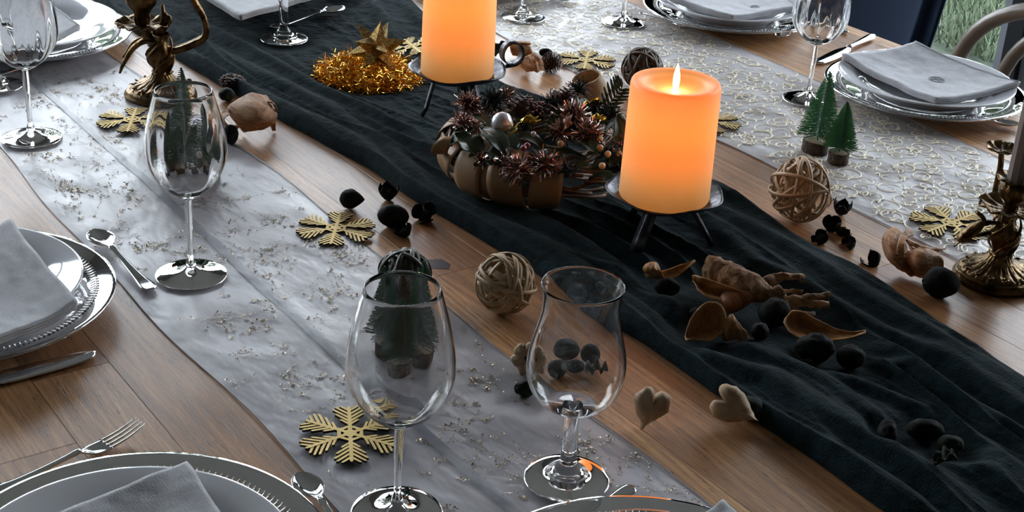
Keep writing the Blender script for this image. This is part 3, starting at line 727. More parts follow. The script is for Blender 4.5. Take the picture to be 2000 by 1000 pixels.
def nc(l, zs):   # napkin corners from what is seen, with heights above the table
    return [tuple(L(a, b, z+.012)) for (a, b), z in zip(l, zs)]
setting(1806, 168, 'on the far side at the right edge of the table', zc=.023, nap=nc([(1643, 108), (1790, 84), (1993, 163), (1830, 196)], [.033, .040, .034, .032]), seed=1, mono=(.50, .60, .075), sag=.008)
setting(1424, 14, 'on the far side beside the navy chair', zc=.023, nap=nc([(1305, -8), (1440, -60), (1560, 12), (1430, 33)], [.033, .036, .034, .032]), seed=2, mono=(.52, .80, .06), sag=.004)
setting(-74, 574, 'on the near side at the left edge of the picture', nc([(-190, 560), (22, 428), (152, 592), (-20, 670)], [.034, .036, .033, .033]), seed=3, hem=False, R=.130, off=.008, sag=.006)
setting(262, 1108, 'at the bottom left corner of the picture', nc([(60, 1020), (365, 898), (470, 1060), (180, 1190)], [.034, .038, .034, .034]), seed=4, hem=False, near=.019, sag=.006, R=.130)
setting(1275, 1208, 'cut off by the bottom edge of the picture', nc([(1250, 1080), (1412, 978), (1545, 1075), (1390, 1190)], [.034, .034, .034, .034]), seed=5, hem=False, near=.028, R=.130, sag=.004)
setting(60, 62, 'at the far left beside the wide wine glass', nc([(-90, 20), (60, -25), (157, 50), (30, 110)], [.034, .037, .033, .033]), seed=6, sag=.005)
setting(508, -26, 'on the dark cloth at the head of the table', nc([(385, -20), (520, -100), (640, -20), (470, 32)], [.040, .042, .040, .040]), seed=7, charge=False, z0=.014, mono=(.55, .80, .06), R=.139, sag=.003)
setting(942, -52, 'at the far end behind the left pillar candle', nc([(850, -60), (960, -120), (1050, -70), (940, -25)], [.034]*4), seed=8)

# ------------------------------------------------------------------ cutlery
def grid_piece(mb, prof, th=.0016, nu=8, cup=0.0):
    """prof: list of (s, halfwidth, z, cup) along the length"""
    S_ = [q[0] for q in prof]; smin, smax = S_[0], S_[-1]
    def fn(u, v):
        s = smin+(smax-smin)*v; w2 = lerp_list(S_, [q[1] for q in prof], s); z = lerp_list(S_, [q[2] for q in prof], s); c = lerp_list(S_, [q[3] for q in prof], s)
        a = u*2-1
        return Vector((a*w2, s, z+c*a*a))
    mb.shell(fn, nu, 40, th)
def resample(prof, n=60):
    P = smooth_path([(a, b, c) for a, b, c, d in prof], 6); D = smooth_path([(a, d, 0) for a, b, c, d in prof], 6)
    return [(p.x, max(.0004, p.y), p.z, max(0, d.y)) for p, d in zip(P, D)]
HANDLE = [(.048, .0026, .0085, 0), (.056, .0040, .0075, .0), (.062, .0029, .0070, 0), (.09, .0034, .0045, 0), (.12, .0052, .0026, 0), (.135, .0072, .0022, 0), (.145, .0078, .0024, 0), (.150, .0062, .0028, 0), (.1525, .0020, .003, 0)]
def spoon(tip, tail, label, lift=.001, ln=None, flip=False, rollz=0):
    a = Vector(tip); b = Vector(tail); d = b-a; d.z = 0; length = d.length if ln is None else ln
    rz = math.atan2(d.y, d.x)-PI/2; s = length/.1525
    t = thing('spoon', label, 'spoon', (a.x, a.y, TZ+lift), (0, 0, rz), scale=s)
    bowl = [(0, .0015, .0075, 0), (.003, .0065, .0050, .0022), (.010, .0115, .0022, .0050), (.02, .0140, .0010, .0066), (.03, .0128, .0018, .0056), (.038, .0085, .0040, .0034), (.043, .0048, .0062, .0014), (.049, .0026, .0080, 0)]
    mb = MB(); grid_piece(mb, resample(bowl), .0012, 12); o1 = mb.build('bowl', M_steel, t)
    mb = MB(); grid_piece(mb, resample(HANDLE), .0024, 6); o2 = mb.build('handle', M_steel, t)
    if flip:
        for o in (o1, o2): o.rotation_euler = (0, PI, 0); o.location = (0, 0, .0098)
    return t
def fork(tip, tail, label, lift=.001, ln=None):
    a = Vector(tip); b = Vector(tail); d = b-a; d.z = 0; length = d.length if ln is None else ln
    rz = math.atan2(d.y, d.x)-PI/2; s = length/.1925
    t = thing('fork', label, 'fork', (a.x, a.y, TZ+lift), (0, 0, rz), scale=s)
    root = [(.045, .0118, .0030, .0), (.055, .0120, .0014, .0012), (.065, .0100, .0016, .0018), (.073, .0058, .0045, .001), (.080, .0034, .0085, 0)]
    mb = MB(); grid_piece(mb, resample(root), .0018, 8); mb.build('head', M_steel, t)
    for i in range(4):
        x = -.0096+.0064*i; mb = MB()
        mb.tube([(x*.9, .001, .0150), (x*.97, .012, .0098), (x, .025, .0062), (x, .038, .0040), (x, .047, .0030)], [.0006, .0012, .0016, .0018, .0020], 6, True, .6)
        mb.build('tine', M_steel, t)
    h = [(y+.030, w2*1.05, z+.0008, 0) for y, w2, z, c in HANDLE]; h = [(.076, .0032, .0075, 0)]+h[0:1]+h[1:]; h[-1] = (.1925, .002, .003, 0)
    h.insert(-3, h.pop(-3))
    mb = MB(); grid_piece(mb, resample(sorted(h)), .0026, 6); mb.build('handle', M_steel, t)
    return t
def knife(tip, tail, label, lift=.001, ln=None):
    a = Vector(tip); b = Vector(tail); d = b-a; d.z = 0; length = d.length if ln is None else ln
    rz = math.atan2(d.y, d.x)-PI/2; s = length/.22
    t = thing('knife', label, 'knife', (a.x, a.y, TZ+lift), (0, 0, rz), scale=s)
    bl = [(0, .0012, .004, -.001), (.003, .0048, .004, -.0015), (.015, .0100, .004, -.0022), (.05, .0128, .004, -.0026), (.09, .0128, .0044, -.0026), (.112, .0085, .0048, -.002), (.118, .0055, .005, -.001)]
    mb = MB(); grid_piece(mb, [(a, b, c, -.0024) for a, b, c, d in resample(bl)], .0012, 10); mb.build('blade', M_steel, t)
    mb = MB(); pts = [(0, y, .0045) for y in np.linspace(.116, .22, 14)]
    mb.tube(pts, [.0045, .0052, .0046, .0048, .0052, .0058, .0064, .007, .0076, .0082, .0086, .0086, .0076, .003], 10, True, .55, (0, 0, 1)); mb.build('handle', M_steel, t)
    return t
spoon(L(183, 466), L(297, 577), 'teaspoon on the edge of the silver runner beside the near left plate', .004)
spoon(L(583, 942), L(722, 1120), 'teaspoon at the bottom left of the silver runner, bowl up', .004)
spoon(L(150, 117), L(-20, 156), 'teaspoon lying behind the wide wine glass at far left', .004)
fork(L(246, 76), L(150, 8), 'fork at the far left between plate and dark cloth', .002)
spoon(L(671, 34), L(530, 70), 'teaspoon on the dark cloth behind the short-stemmed glass', .012)
knife(L(683, 13), L(640, -140), 'knife tip showing right of the head plate on the dark cloth', .014)
spoon(L(1122, 3), L(1003, 22), 'teaspoon on the far runner behind a glass foot', .004)
spoon(L(1345, 58), L(1248, 34), 'spoon reaching under the far middle charger, bowl down', .004, flip=True)
spoon(L(1513, 80), L(1600, 60), 'spoon bowl poking out right of the far middle charger', .004)
knife(L(1655, 68), L(1560, 20), 'knife by the table edge right of the wide far glass', .002, ln=.22)
knife(L(1593, 128), L(1740, 60), 'knife with its rounded tip left of the right charger', .002, ln=.22)
spoon(L(1718, 216), L(1640, 192), 'spoon reaching under the right charger beside the small green trees', .004)
spoon(L(1937, 246), L(2050, 262), 'spoon at the right edge beneath the right charger', .003, ln=.14)
knife(L(187, 696), L(-70, 764), 'table knife lying below the near left charger', .002, ln=.215)
fork(L(277, 846), L(-30, 978), 'fork lying above the bottom left charger, tines up', .002)
spoon(L(1020, 1090), L(1188, 991), 'spoon with only its handle end showing at the bottom edge', .004, ln=.14)

# ------------------------------------------------------------------ snowflakes
def snowflake_mesh():
    mb = MB(); R = 1.0; z0, z1 = 0, .10
    def bar(p, q, w2):
        p = Vector((*p, 0)); q = Vector((*q, 0)); d = (q-p).normalized(); n_ = Vector((-d.y, d.x, 0))*w2; e = d*w2*.9
        pts = [p-n_, p+n_, q+n_*.8, q+e, q-n_*.8]; k = len(pts)
        pts = [p-n_, q-n_*.8, q+e, q+n_*.8, p+n_]
        v = [(a.x, a.y, z0) for a in pts]+[(a.x, a.y, z1) for a in pts]
        f = [tuple(range(k-1, -1, -1)), tuple(range(k, 2*k))]+[(i, (i+1) % k, (i+1) % k+k, i+k) for i in range(k)]
        mb.add(v, f)
    for i in range(6):
        a = i*PI/3; c, s = math.cos(a), math.sin(a)
        P = lambda r, t: (r*math.cos(a+t), r*math.sin(a+t))
        z0, z1 = 0, .10
        bar((c*.02, s*.02), (c*.97, s*.97), .042)
        for k, (r, ln) in enumerate([(.32, .24), (.43, .38), (.555, .44), (.69, .38), (.83, .24)]):
            for sg in (-1, 1):
                z0, z1 = .0005*k+.001, .10-.002*(k+1)-(.001 if sg > 0 else 0)
                b = a+sg*PI/4.0
                bar((c*r, s*r), (c*r+math.cos(b)*ln, s*r+math.sin(b)*ln), .030)
        z0, z1 = .003, .095
        hx = lambda q, ang: (q*math.cos(ang), q*math.sin(ang))
        bar(hx(.25, a), hx(.25, a+PI/3), .040)        # hexagon ring leaves the petal holes
    for i in range(6):
        a = i*PI/3; v = [(.13*math.cos(a+j*PI/3), .13*math.sin(a+j*PI/3), .098) for j in range(3)]
    k = 12; v = [(.13*math.cos(2*PI*j/k), .13*math.sin(2*PI*j/k), z) for z in (.001, .099) for j in range(k)]
    mb.add(v, [tuple(range(k-1, -1, -1)), tuple(range(k, 2*k))]+[(i, (i+1) % k, (i+1) % k+k, i+k) for i in range(k)])
    me = mb.mesh('snowflake'); me.materials.append(M_gold); me.materials.append(M_edge)
    for p in me.polygons: p.material_index = 0 if p.normal.z > .5 else 1
    return me
SF = snowflake_mesh()
def snowflake(px, py, r, rot, label, z=.002, tilt=(0, 0)):
    p = L(px, py, z); o = bpy.data.objects.new('snowflake_ornament', SF); COL.objects.link(o)
    o.location = (p.x, p.y, TZ+z); o.rotation_euler = (tilt[0], tilt[1], rot); o.scale = (r, r, r*.55)
    set_tags(o, label, 'ornament'); return o
R0 = -.63
snowflake(656, 448, .0465, R0+PI/2, 'gold glitter snowflake on the runner edge, left of the black pods', .003)
snowflake(684, 850, .047, R0+PI/2+.15, 'gold glitter snowflake nearest the camera, behind the tall front glass', .004)
snowflake(1145, 119, .048, R0+PI/2-.1, 'gold glitter snowflake behind the wreath near the far runner edge', .003)
snowflake(1858, 438, .051, R0+PI/2+.2, 'gold glitter snowflake on the scroll runner beside the brass candlestick', .004)
snowflake(258, 236, .047, R0+PI/2+.12, 'gold glitter snowflake by the foot of the left brass candelabrum', .004)
snowflake(1385, 238, .046, R0+PI/2+.1, 'gold glitter snowflake mostly hidden behind the right pillar candle', .004)
snowflake(806, 92, .050, R0+PI/2+.35, 'gold glitter snowflake leaning on the tinsel nest behind the star', .022, (-.25, .1))

# ------------------------------------------------------------------ wicker balls
def ring_mesh(rw=.0022, rt=.0008, n=56, R=1.0, S=1.0, seed=0):
    mb = MB(); r_ = random.Random(seed)
    v = []; f = []
    for i in range(n):
        a = 2*PI*i/n; q = 1+.02*math.sin(3*a+seed)
        wv = .05*math.sin(2*a+seed)*R
        for dr, dz in ((1, 0), (.6, .8), (-.6, .8), (-1, 0), (-.6, -.8), (.6, -.8)):
            rr_ = R*q+dr*rt; v.append((rr_*math.cos(a), rr_*math.sin(a), dz*rw+wv))
    for i in range(n):
        k = (i+1) % n
        for j in range(6):
            l = (j+1) % 6; f.append((i*6+j, k*6+j, k*6+l, i*6+l))
    mb.add(v, f); return mb.mesh('strip')
def wicker_ball(px, py, r, label, m, n=20, wd=.0026, seed=1, zoff=0, th=.0009, core=False):
    p = L(px, py, r+zoff); t = thing('wicker_ball', label, 'decorative ball', (p.x, p.y, TZ+r+zoff))
    ms = [ring_mesh(wd, th, R=r*.95, seed=s) for s in range(3)]
    for q in ms: q.materials.append(m); q.polygons.foreach_set('use_smooth', [True]*len(q.polygons))
    rr = random.Random(seed)
    for i in range(n):
        o = bpy.data.objects.new('rattan_strip', ms[i % 3]); COL.objects.link(o); o.parent = t
        o.rotation_euler = (rr.uniform(0, PI), rr.uniform(0, PI), rr.uniform(0, PI)); s = rr.uniform(.86, 1.03); o.scale = (s, s, 1)
    return t
wicker_ball(987, 553, .0345, 'pale rattan ball on bare wood at the middle, left of the tasting glass', M_rattan, 22, .0028, 4)
wicker_ball(1564, 370, .0415, 'large pale rattan ball in front of the two small green trees', M_rattan, 22, .0028, 9)
wicker_ball(1254, 133, .0325, 'dark brown rattan ball behind the right pillar candle', M_drattan, 44, .0030, 2)
wicker_ball(790, 537, .0300, 'olive black woven ball behind the nearest wine glass', M_gwrap, 34, .0032, 6)

# ------------------------------------------------------------------ bottle brush trees
def brush_tree(px, py, H, R, label, m=M_bristle, z=.002, seed=1, lean=(0, 0), group=None, n=1700, dens=.65):
    p = L(px, py, z); t = thing('bottle_brush_tree', label, 'ornament', (p.x, p.y, TZ+z), (lean[0], lean[1], 0), group)
    rr = random.Random(seed); hb = .017; rb = R*.60
    mb = MB(); mb.lathe([(rb*.98, 0), (rb, .002), (rb*.97, hb*.5), (rb, hb-.001), (rb*.96, hb)], 22, lambda r, z_, a, j: (r*(1+.05*math.sin(a*3+seed)+.02*math.sin(a*9)), z_), cap0=True); mb.build('bark_base', M_bark, t)
    mb = MB(); mb.lathe([(rb*.955, hb-.0004), (rb*.5, hb+.0003), (.0005, hb+.0004)], 22, lambda r, z_, a, j: (r*(1+.05*math.sin(a*3+seed)+.02*math.sin(a*9)), z_)); mb.build('cut_top', M_slice, t)
    mb = MB(); mb.tube([(0, 0, hb-.001), (0, 0, H)], [.0011, .0008], 6); mb.build('wire', M_wire, t)
    mb = MB(); z0 = hb+.004
    for k in range(n):
        s = (k+rr.random())/n; s = 1-(1-s)**1.0; zz = z0+(H-z0)*s
        turns = 20; a = s*turns*2*PI*1.0+rr.gauss(0, .10)+(PI if k % 2 else 0)
        zq = zz; ln = R*((1-s)**.85)*rr.uniform(.86, 1.06)+.0015
        c, sn = math.cos(a), math.sin(a); e = Vector((c*ln, sn*ln, zq+ln*.10-(.0015)))
        w2 = .00018; px_, py_ = -sn*w2, c*w2
        mb.add([(px_, py_, zq), (-px_, -py_, zq), (e.x-px_, e.y-py_, e.z), (e.x+px_, e.y+py_, e.z), (0, 0, zq+.0004), (e.x, e.y, e.z+.0005)], [(0, 1, 2, 3), (1, 4, 5, 2), (4, 0, 3, 5)])
    o = mb.build('bristles', m, t, False); o['kind'] = 'stuff'; return t
brush_tree(1592, 296, .118, .031, 'taller green bottle brush tree on a log slice, left of the pair', seed=1, lean=(.0, .04))
brush_tree(1636, 318, .090, .024, 'shorter green bottle brush tree on a log slice, right of the pair', seed=2)
brush_tree(362, 325, .134, .025, 'tallest dark green bottle brush tree, its tip rising above the left tall glass', M_bristle2, seed=3, n=1500)
brush_tree(408, 345, .100, .023, 'dark green bottle brush tree seen through the right of the left tall glass', M_bristle2, seed=4, n=1500)
brush_tree(330, 350, .092, .022, 'dark green bottle brush tree seen through the left of the left tall glass', M_bristle2, seed=5, n=1500)
brush_tree(748, 688, .098, .025, 'dark green bottle brush tree seen through the left of the nearest wine glass', M_bristle2, seed=6, n=1500)
brush_tree(822, 704, .112, .025, 'dark green bottle brush tree whose tip shows above the nearest wine glass', M_bristle2, seed=7, n=1500)
brush_tree(784, 728, .085, .023, 'dark green bottle brush tree standing between two others behind the nearest glass', M_bristle2, seed=8, n=1500)

# ------------------------------------------------------------------ pillar candles on iron stands
def wax_mat():
    m = bpy.data.materials.new('led_wax'); m.use_nodes = True; N = m.node_tree.nodes; K = m.node_tree.links; b = N['Principled BSDF']
    b.inputs['Base Color'].default_value = (.66, .52, .30, 1); b.inputs['Roughness'].default_value = .45
    tr = N.new('ShaderNodeBsdfTranslucent'); tr.inputs[0].default_value = (1.0, .76, .44, 1); mx = N.new('ShaderNodeMixShader'); mx.inputs[0].default_value = .36
    tc = N.new('ShaderNodeTexCoord'); mp = N.new('ShaderNodeMapping'); mp.inputs['Scale'].default_value = (1, 1, .06)
    n = N.new('ShaderNodeTexNoise'); n.inputs['Scale'].default_value = 330; n.inputs['Detail'].default_value = 2; K.new(tc.outputs['Object'], mp.inputs[0]); K.new(mp.outputs[0], n.inputs['Vector'])
    bu = N.new('ShaderNodeBump'); bu.inputs['Strength'].default_value = .25; bu.inputs['Distance'].default_value = .001; K.new(n.outputs[0], bu.inputs['Height']); K.new(bu.outputs[0], b.inputs['Normal'])
    K.new(b.outputs[0], mx.inputs[1]); K.new(tr.outputs[0], mx.inputs[2]); K.new(mx.outputs[0], N['Material Output'].inputs['Surface'])
    return m
M_wax = wax_mat()
M_diffuser = mat('added_diffuser_plastic', (.8, .78, .7), .6)  # translucent stuff of the unseen light diffuser added inside each candle
_h = M_diffuser.node_tree; _t = _h.nodes.new('ShaderNodeBsdfTranslucent'); _t.inputs[0].default_value = (.95, .9, .75, 1); _x = _h.nodes.new('ShaderNodeMixShader'); _x.inputs[0].default_value = .6
_h.links.new(_h.nodes['Principled BSDF'].outputs[0], _x.inputs[1]); _h.links.new(_t.outputs[0], _x.inputs[2]); _h.links.new(_x.outputs[0], _h.nodes['Material Output'].inputs['Surface'])
M_flame = bpy.data.materials.new('flame'); M_flame.use_nodes = True
_b = M_flame.node_tree.nodes['Principled BSDF']; _b.inputs['Emission Color'].default_value = (1, .80, .42, 1); _b.inputs['Emission Strength'].default_value = 14; _b.inputs['Base Color'].default_value = (0, 0, 0, 1)
LED_FILL_P = .34
def candle(loc, H, r, label, power=LED_FILL_P, rz=0):
    t = thing('pillar_candle', label, 'candle', loc, (0, 0, rz))
    p = [(.0005, .0005), (r*.99, .0005), (r*1.01, .003)]+[(r*(1.01-.03*k/12), .003+(H-.009)*k/12) for k in range(1, 13)]+[(r*.965, H-.0022), (r*.945, H-.0004), (r*.90, H)]
    p += [(r*.74, H-.0015), (r*.70, H-.004), (r*.66, H-.0085), (r*.4, H-.011), (.0005, H-.012)]
    mb = MB(); mb.lathe(p, 128, lambda rr_, z, a, j: (rr_*(1+(.0045*math.sin(a*64) if .012 < z < H-.008 and rr_ > r*.9 else 0)*(z/H)), z)); mb.build('wax', M_wax, t)
    fp = [(.0003, H-.014), (.0026, H-.011), (.0036, H-.003), (.0039, H+.002), (.0034, H+.008), (.0022, H+.014), (.0008, H+.0195), (.0001, H+.0215)]
    mb = MB(); mb.lathe(fp, 16); mb.build('flame', M_flame, t)
    mb = MB(); mb.lathe([(.0005, .004), (r*.55, .004), (r*.55, H*.42), (r*.48, H*.46), (.0005, H*.46)], 32); mb.build('added_diffuser', M_diffuser, t)  # unseen diffuser added inside: shades the lower wax from the orange light
    for nm, fz, pw, cl, sz in (('led_and_fill_glow', .69, .66, (1, .18, .0), .008), ('led_and_fill_glow', .87, .17, (1, .40, .26), .006), ('led_and_fill_glow', .25, .15, (1, .90, .55), .010)):  # middle light is the LED; upper and lower are added to shape the gradient
        l = bpy.data.lights.new(nm, 'POINT'); l.energy = power*pw; l.color = cl; l.shadow_soft_size = sz
        o = bpy.data.objects.new(nm, l); COL.objects.link(o); o.parent = t; o.location = (0, 0, H*fz)
    return t
def stand(loc, label, zt, r=.070, rot=0, handle=None, leg_r=.055, gz=None):
    t = thing('candle_stand', label, 'candle stand', loc, (0, 0, 0))
    def mod(rr_, z, a, j): 
        k = (rr_/r)**3; return rr_*(1+.012*k*math.sin(a*5+1)+.006*k*math.sin(a*11)), z+.0018*k*math.sin(a*4+2)
    p = [(.0005, zt-.0022), (r*.55, zt-.0022), (r*.8, zt-.0012), (r*.97, zt+.0058), (r, zt+.0075), (r*.985, zt+.009), (r*.93, zt+.0065), (r*.79, zt+.0008), (r*.5, zt), (.0005, zt)]
    mb = MB(); mb.lathe(p, 64, mod); mb.build('dish', M_iron, t)
    for k in range(3):
        a = rot+k*2*PI/3; c, s = math.cos(a), math.sin(a); zf = .0 if gz is None else gz[k]
        mb = MB(); mb.tube([(c*.030, s*.030, zt-.004), (c*.034, s*.034, zt-.012), (c*(leg_r-.006), s*(leg_r-.006), zf+.012), (c*leg_r, s*leg_r, zf+.001)], [.0075, .0085, .0085, .0088], 4, True, .4)
        mb.build('leg', M_iron, t)
    if handle is not None:
        a = handle; c, s = math.cos(a), math.sin(a); d = Vector((c, s, 0)); pts = []
        for k in range(22):
            q = k/21; th = -PI*.55+q*2*PI*1.05
            pts.append(d*(r+.014+.017*math.cos(th)*(1-.1*q))+Vector((0, 0, zt+.022+.018*math.sin(th)*(1-.1*q))))
        pts = [d*(r*.8)+Vector((0, 0, zt+.001)), d*(r*.98)+Vector((0, 0, zt+.003))]+pts
        v = []; mb = MB(); n_ = Vector((-s, c, 0))
        mb.shell(lambda u, v_: pts_at(pts, v_)+n_*((u-.5)*.016), 2, 60, .0018)
        mb.build('curled_handle', M_iron, t)
    return t
def pts_at(P, v):
    x = v*(len(P)-1); i = min(int(x), len(P)-2); return Vector(P[i]).lerp(Vector(P[i+1]), x-i)
_c = L(1297, 378, .07); RCX, RCY = _c.x, _c.y
_c = L(893, 138, .073); LCX, LCY = _c.x, _c.y
_f = L(1240, 512, .004); ra = math.atan2(_f.y-RCY, _f.x-RCX); rl = math.hypot(_f.y-RCY, _f.x-RCX)
def gzs(cx, cy, ra, rl): return [ch(cx+rl*math.cos(ra+k*2*PI/3), cy+rl*math.sin(ra+k*2*PI/3))-.001 for k in range(3)]
stand((RCX, RCY, TZ), 'black iron three-legged stand under the right pillar candle', .067, .070, ra, None, rl, gzs(RCX, RCY, ra, rl))
candle((RCX, RCY, TZ+.0672), .142, .0530, 'lit pillar candle at right with its whole flame showing')
_f = L(824, 226, .008); ra2 = math.atan2(_f.y-LCY, _f.x-LCX); rl2 = math.hypot(_f.y-LCY, _f.x-LCX)
hd = L(990, 120, .08); ha = math.atan2(hd.y-LCY, hd.x-LCX)
stand((LCX, LCY, TZ), 'black iron stand with a curled handle under the left pillar candle', .070, .070, ra2, ha, rl2, gzs(LCX, LCY, ra2, rl2))
candle((LCX, LCY, TZ+.0702), .150, .0515, 'lit pillar candle at left, cut off by the top edge')

# ------------------------------------------------------------------ brass candlesticks
def petal_cup(mb, z, r, n=12, droop=.2, up=.3, M=None, th=.0014):
    """scalloped drip pan: fluted petals"""
    def fn(u, v):
        a = u*2*PI; s = v; k = abs(math.sin(a*n/2)); rr_ = r*(.12+.88*s*(.90+.10*k))
        zz = z+r*(up*s**2-droop*s*(1-s))+.045*r*s*math.cos(a*n)+.01*r*s*math.cos(a*n*3)
        p = Vector((rr_*math.cos(a), rr_*math.sin(a), zz)); return M@p if M else p
    mb.shell(fn, n*8, 8, th)
def candlestick(px, py, label, taper=True, s=1.0, rot=0, candelabra=False):
    p = L(px, py, .0); name = 'candelabrum' if candelabra else 'candlestick'
    t = thing(name, label, 'candlestick', (p.x, p.y, TZ+.0015), (0, 0, rot), scale=s)
    # base: stepped wavy disc and a fluted dome with leaf tongues
    mb = MB(); mb.lathe([(.0005, 0), (.047, 0), (.0495, .0015), (.0495, .005), (.0465, .0070), (.0475, .0085), (.0455, .0105), (.043, .0115), (.040, .0108)], 96,
                        lambda r, z, a, j: (r*(1+.02*math.cos(a*5)+.010*math.cos(a*10)*(j > 3)), z)); mb.build('base', M_brass, t)
    mb = MB(); mb.lathe([(.0405, .0105), (.038, .0135), (.032, .0150), (.026, .0170), (.020, .0210), (.0155, .0260), (.0125, .0300), (.0120, .0315)], 160,
                        lambda r, z, a, j: (r+(.0030*(r/.04))*abs(math.sin(a*9))**.7, z+.0020*abs(math.cos(a*9))*(1 if 0 < j < 5 else 0))); mb.build('fluted_dome', M_brass, t)
    mb = MB()
    for i in range(14):
        a = 2*PI*i/14; c, sn = math.cos(a), math.sin(a); pts = []
        for k in range(11):
            th = k/10*PI*1.55; q = .0048*(1-k/16); pts.append((c*(.036+q*math.cos(th))-sn*q*math.sin(th), sn*(.036+q*math.cos(th))+c*q*math.sin(th), .0155+.001*math.sin(k)))
        mb.tube(pts, .0012, 5)
    mb.build('leaf_relief', M_brass, t)
    mb = MB(); prof = [(.0120, .031), (.0140, .0322), (.0130, .034), (.0112, .036), (.0118, .041), (.0140, .047), (.0168, .053), (.0176, .058), (.0160, .064), (.0122, .069), (.0100, .073), (.0095, .077), (.0105, .082), (.0120, .086)]
    mb.lathe(prof, 72, lambda r, z, a, j: (r*(1+.11*math.sin(3*a+z*110)+.06*math.sin(8*a-z*200)), z)); mb.build('stem', M_brass, t)
    zt = prof[-1][1]
    mb = MB()
    for i in range(4):
        a0 = i*2*PI/4
        pts = [(.0168*math.cos(a0+q*2.6)*(.74+.30*math.sin(q*PI)), .0168*math.sin(a0+q*2.6)*(.74+.30*math.sin(q*PI)), .034+(zt-.038)*q) for q in [k/16 for k in range(17)]]
        mb.tube(pts, [.0008+.0015*math.sin(PI*k/16) for k in range(17)], 6)
    for i in range(5):
        a0 = i*2*PI/5+.3; c, sn = math.cos(a0), math.sin(a0); pts = []
        for k in range(12):
            th = k/11*PI*1.7; q = .0042*(1-k/15); r0 = .0172; pts.append((c*r0-sn*q*math.sin(th), sn*r0+c*q*math.sin(th), .057+q*math.cos(th)))
        mb.tube(pts, .0012, 5)
    mb.build('twisting_relief', M_brass, t)
    return t, zt
t, zt = candlestick(1943, 546, 'aged brass candlestick holding an ivory taper at the right edge', s=1.0)
tl = Vector((.006, -.003, 0))
mb = MB(); petal_cup(mb, zt+.003, .038, 11, .12, .16); mb.build('drip_pan', M_brass, t)
mb = MB(); mb.lathe([(.0075, zt+.003), (.0085, zt+.006), (.0075, zt+.010), (.0095, zt+.014), (.0155, zt+.020), (.0172, zt+.028), (.0150, zt+.035), (.0125, zt+.038), (.011, zt+.039)], 60,
                    lambda r, z, a, j: (r*(1+.07*abs(math.sin(a*4))), z)); mb.build('candle_cup', M_brass, t)
mb = MB(); petal_cup(mb, zt+.038, .0235, 8, .1, .22); mb.build('rim_petals', M_brass, t)
# curling leaf arm at camera left, and a second arm rising behind
dl = Vector((-.807, .59, 0)); df = Vector((.59, .807, 0))
mb = MB()
pts = smooth_path([dl*.008+Vector((0, 0, zt-.014)), dl*.030+Vector((0, 0, zt-.016)), dl*.046+Vector((0, 0, zt-.030)), dl*.050+Vector((0, 0, zt-.038)), dl*.036+Vector((0, 0, zt-.028)), dl*.028+Vector((0, 0, zt-.012)), dl*.038+Vector((0, 0, zt-.002))], 7)
mb.tube(pts, [.004+.0035*math.sin(PI*k/(len(pts)-1)) for k in range(len(pts))], 8, True, .55)
pts = smooth_path([dl*.006+Vector((0, 0, zt-.022)), dl*.026+Vector((0, 0, zt-.030)), dl*.044+Vector((0, 0, zt-.036)), dl*.056+Vector((0, 0, zt-.048))], 7)
mb.tube(pts, [.005-.0035*k/(len(pts)-1) for k in range(len(pts))], 8, True, .6); mb.build('leaf_scroll', M_brass, t)
mb = MB(); A0 = df*.03
pts = smooth_path([df*.008+Vector((0, 0, zt-.02)), df*.035+Vector((0, 0, zt-.025)), df*.060+Vector((0, 0, zt-.005)), df*.062+Vector((0, 0, zt+.03)), df*.058+dl*.004+Vector((0, 0, zt+.052))], 7)
mb.tube(pts, [.0045-.001*k/(len(pts)-1) for k in range(len(pts))], 8); mb.build('side_arm', M_brass, t)
mb = MB(); petal_cup(mb, zt+.052, .020, 8, .1, .3, Matrix.Translation(df*.058+dl*.004)); mb.build('side_cup', M_brass, t)
tp = thing('taper_candle', 'ivory taper candle standing in the brass candlestick at the right edge', 'candle', t.location+Vector((0, 0, (zt+.0385)*1.0)))
mb = MB(); mb.lathe([(.0005, 0), (.0118, 0), (.0120, .004), (.0118, .09), (.0112, .19), (.009, .205), (.001, .215)], 10); mb.build('wax', M_taper, tp, False)
mb = MB(); mb.tube([(0, 0, .213), (.001, 0, .225)], .0009, 5); mb.build('wick', M_black, tp)

t, zt = candlestick(318, 188, 'aged brass candelabrum with drooping leaf arm at the upper left', s=1.08, rot=.4, candelabra=True)
Ri = Matrix.Rotation(-.4, 3, 'Z'); vl = Ri@Vector((-.807, .59, 0)); vf = Ri@Vector((.59, .807, 0))
mb = MB(); P0 = vl*.022
petal_cup(mb, zt+.010, .036, 12, .1, .12, Matrix.Translation(P0)); mb.build('drip_pan', M_brass, t)
mb = MB(); pts = smooth_path([Vector((0, 0, zt-.012)), vl*.014+Vector((0, 0, zt-.008)), vl*.022+Vector((0, 0, zt+.012))], 6); mb.tube(pts, .0075, 10); mb.build('branch', M_brass, t)
mb = MB(); mb.lathe([(.009, zt+.012), (.0105, zt+.020), (.0095, zt+.026), (.0125, zt+.032), (.0185, zt+.040), (.0205, zt+.050), (.018, zt+.060), (.015, zt+.064)], 60, lambda r, z, a, j: (r*(1+.09*abs(math.sin(a*4))), z), Matrix.Translation(P0)); mb.build('candle_cup', M_brass, t)
mb = MB(); petal_cup(mb, zt+.063, .026, 8, .1, .22, Matrix.Translation(P0)); mb.build('rim_petals', M_brass, t)
mb = MB()     # drooping leaf to the left
pts = smooth_path([Vector((0, 0, zt-.014)), vl*.018+Vector((0, 0, zt-.010)), vl*.036+Vector((0, 0, zt-.022)), vl*.050+Vector((0, 0, zt-.044)), vl*.056+Vector((0, 0, zt-.058))], 7)
mb.tube(pts, [.006, .0065]+[.0095*(1-.7*(k/(len(pts)-3))**1.5) for k in range(len(pts)-2)], 10, True, .55); 
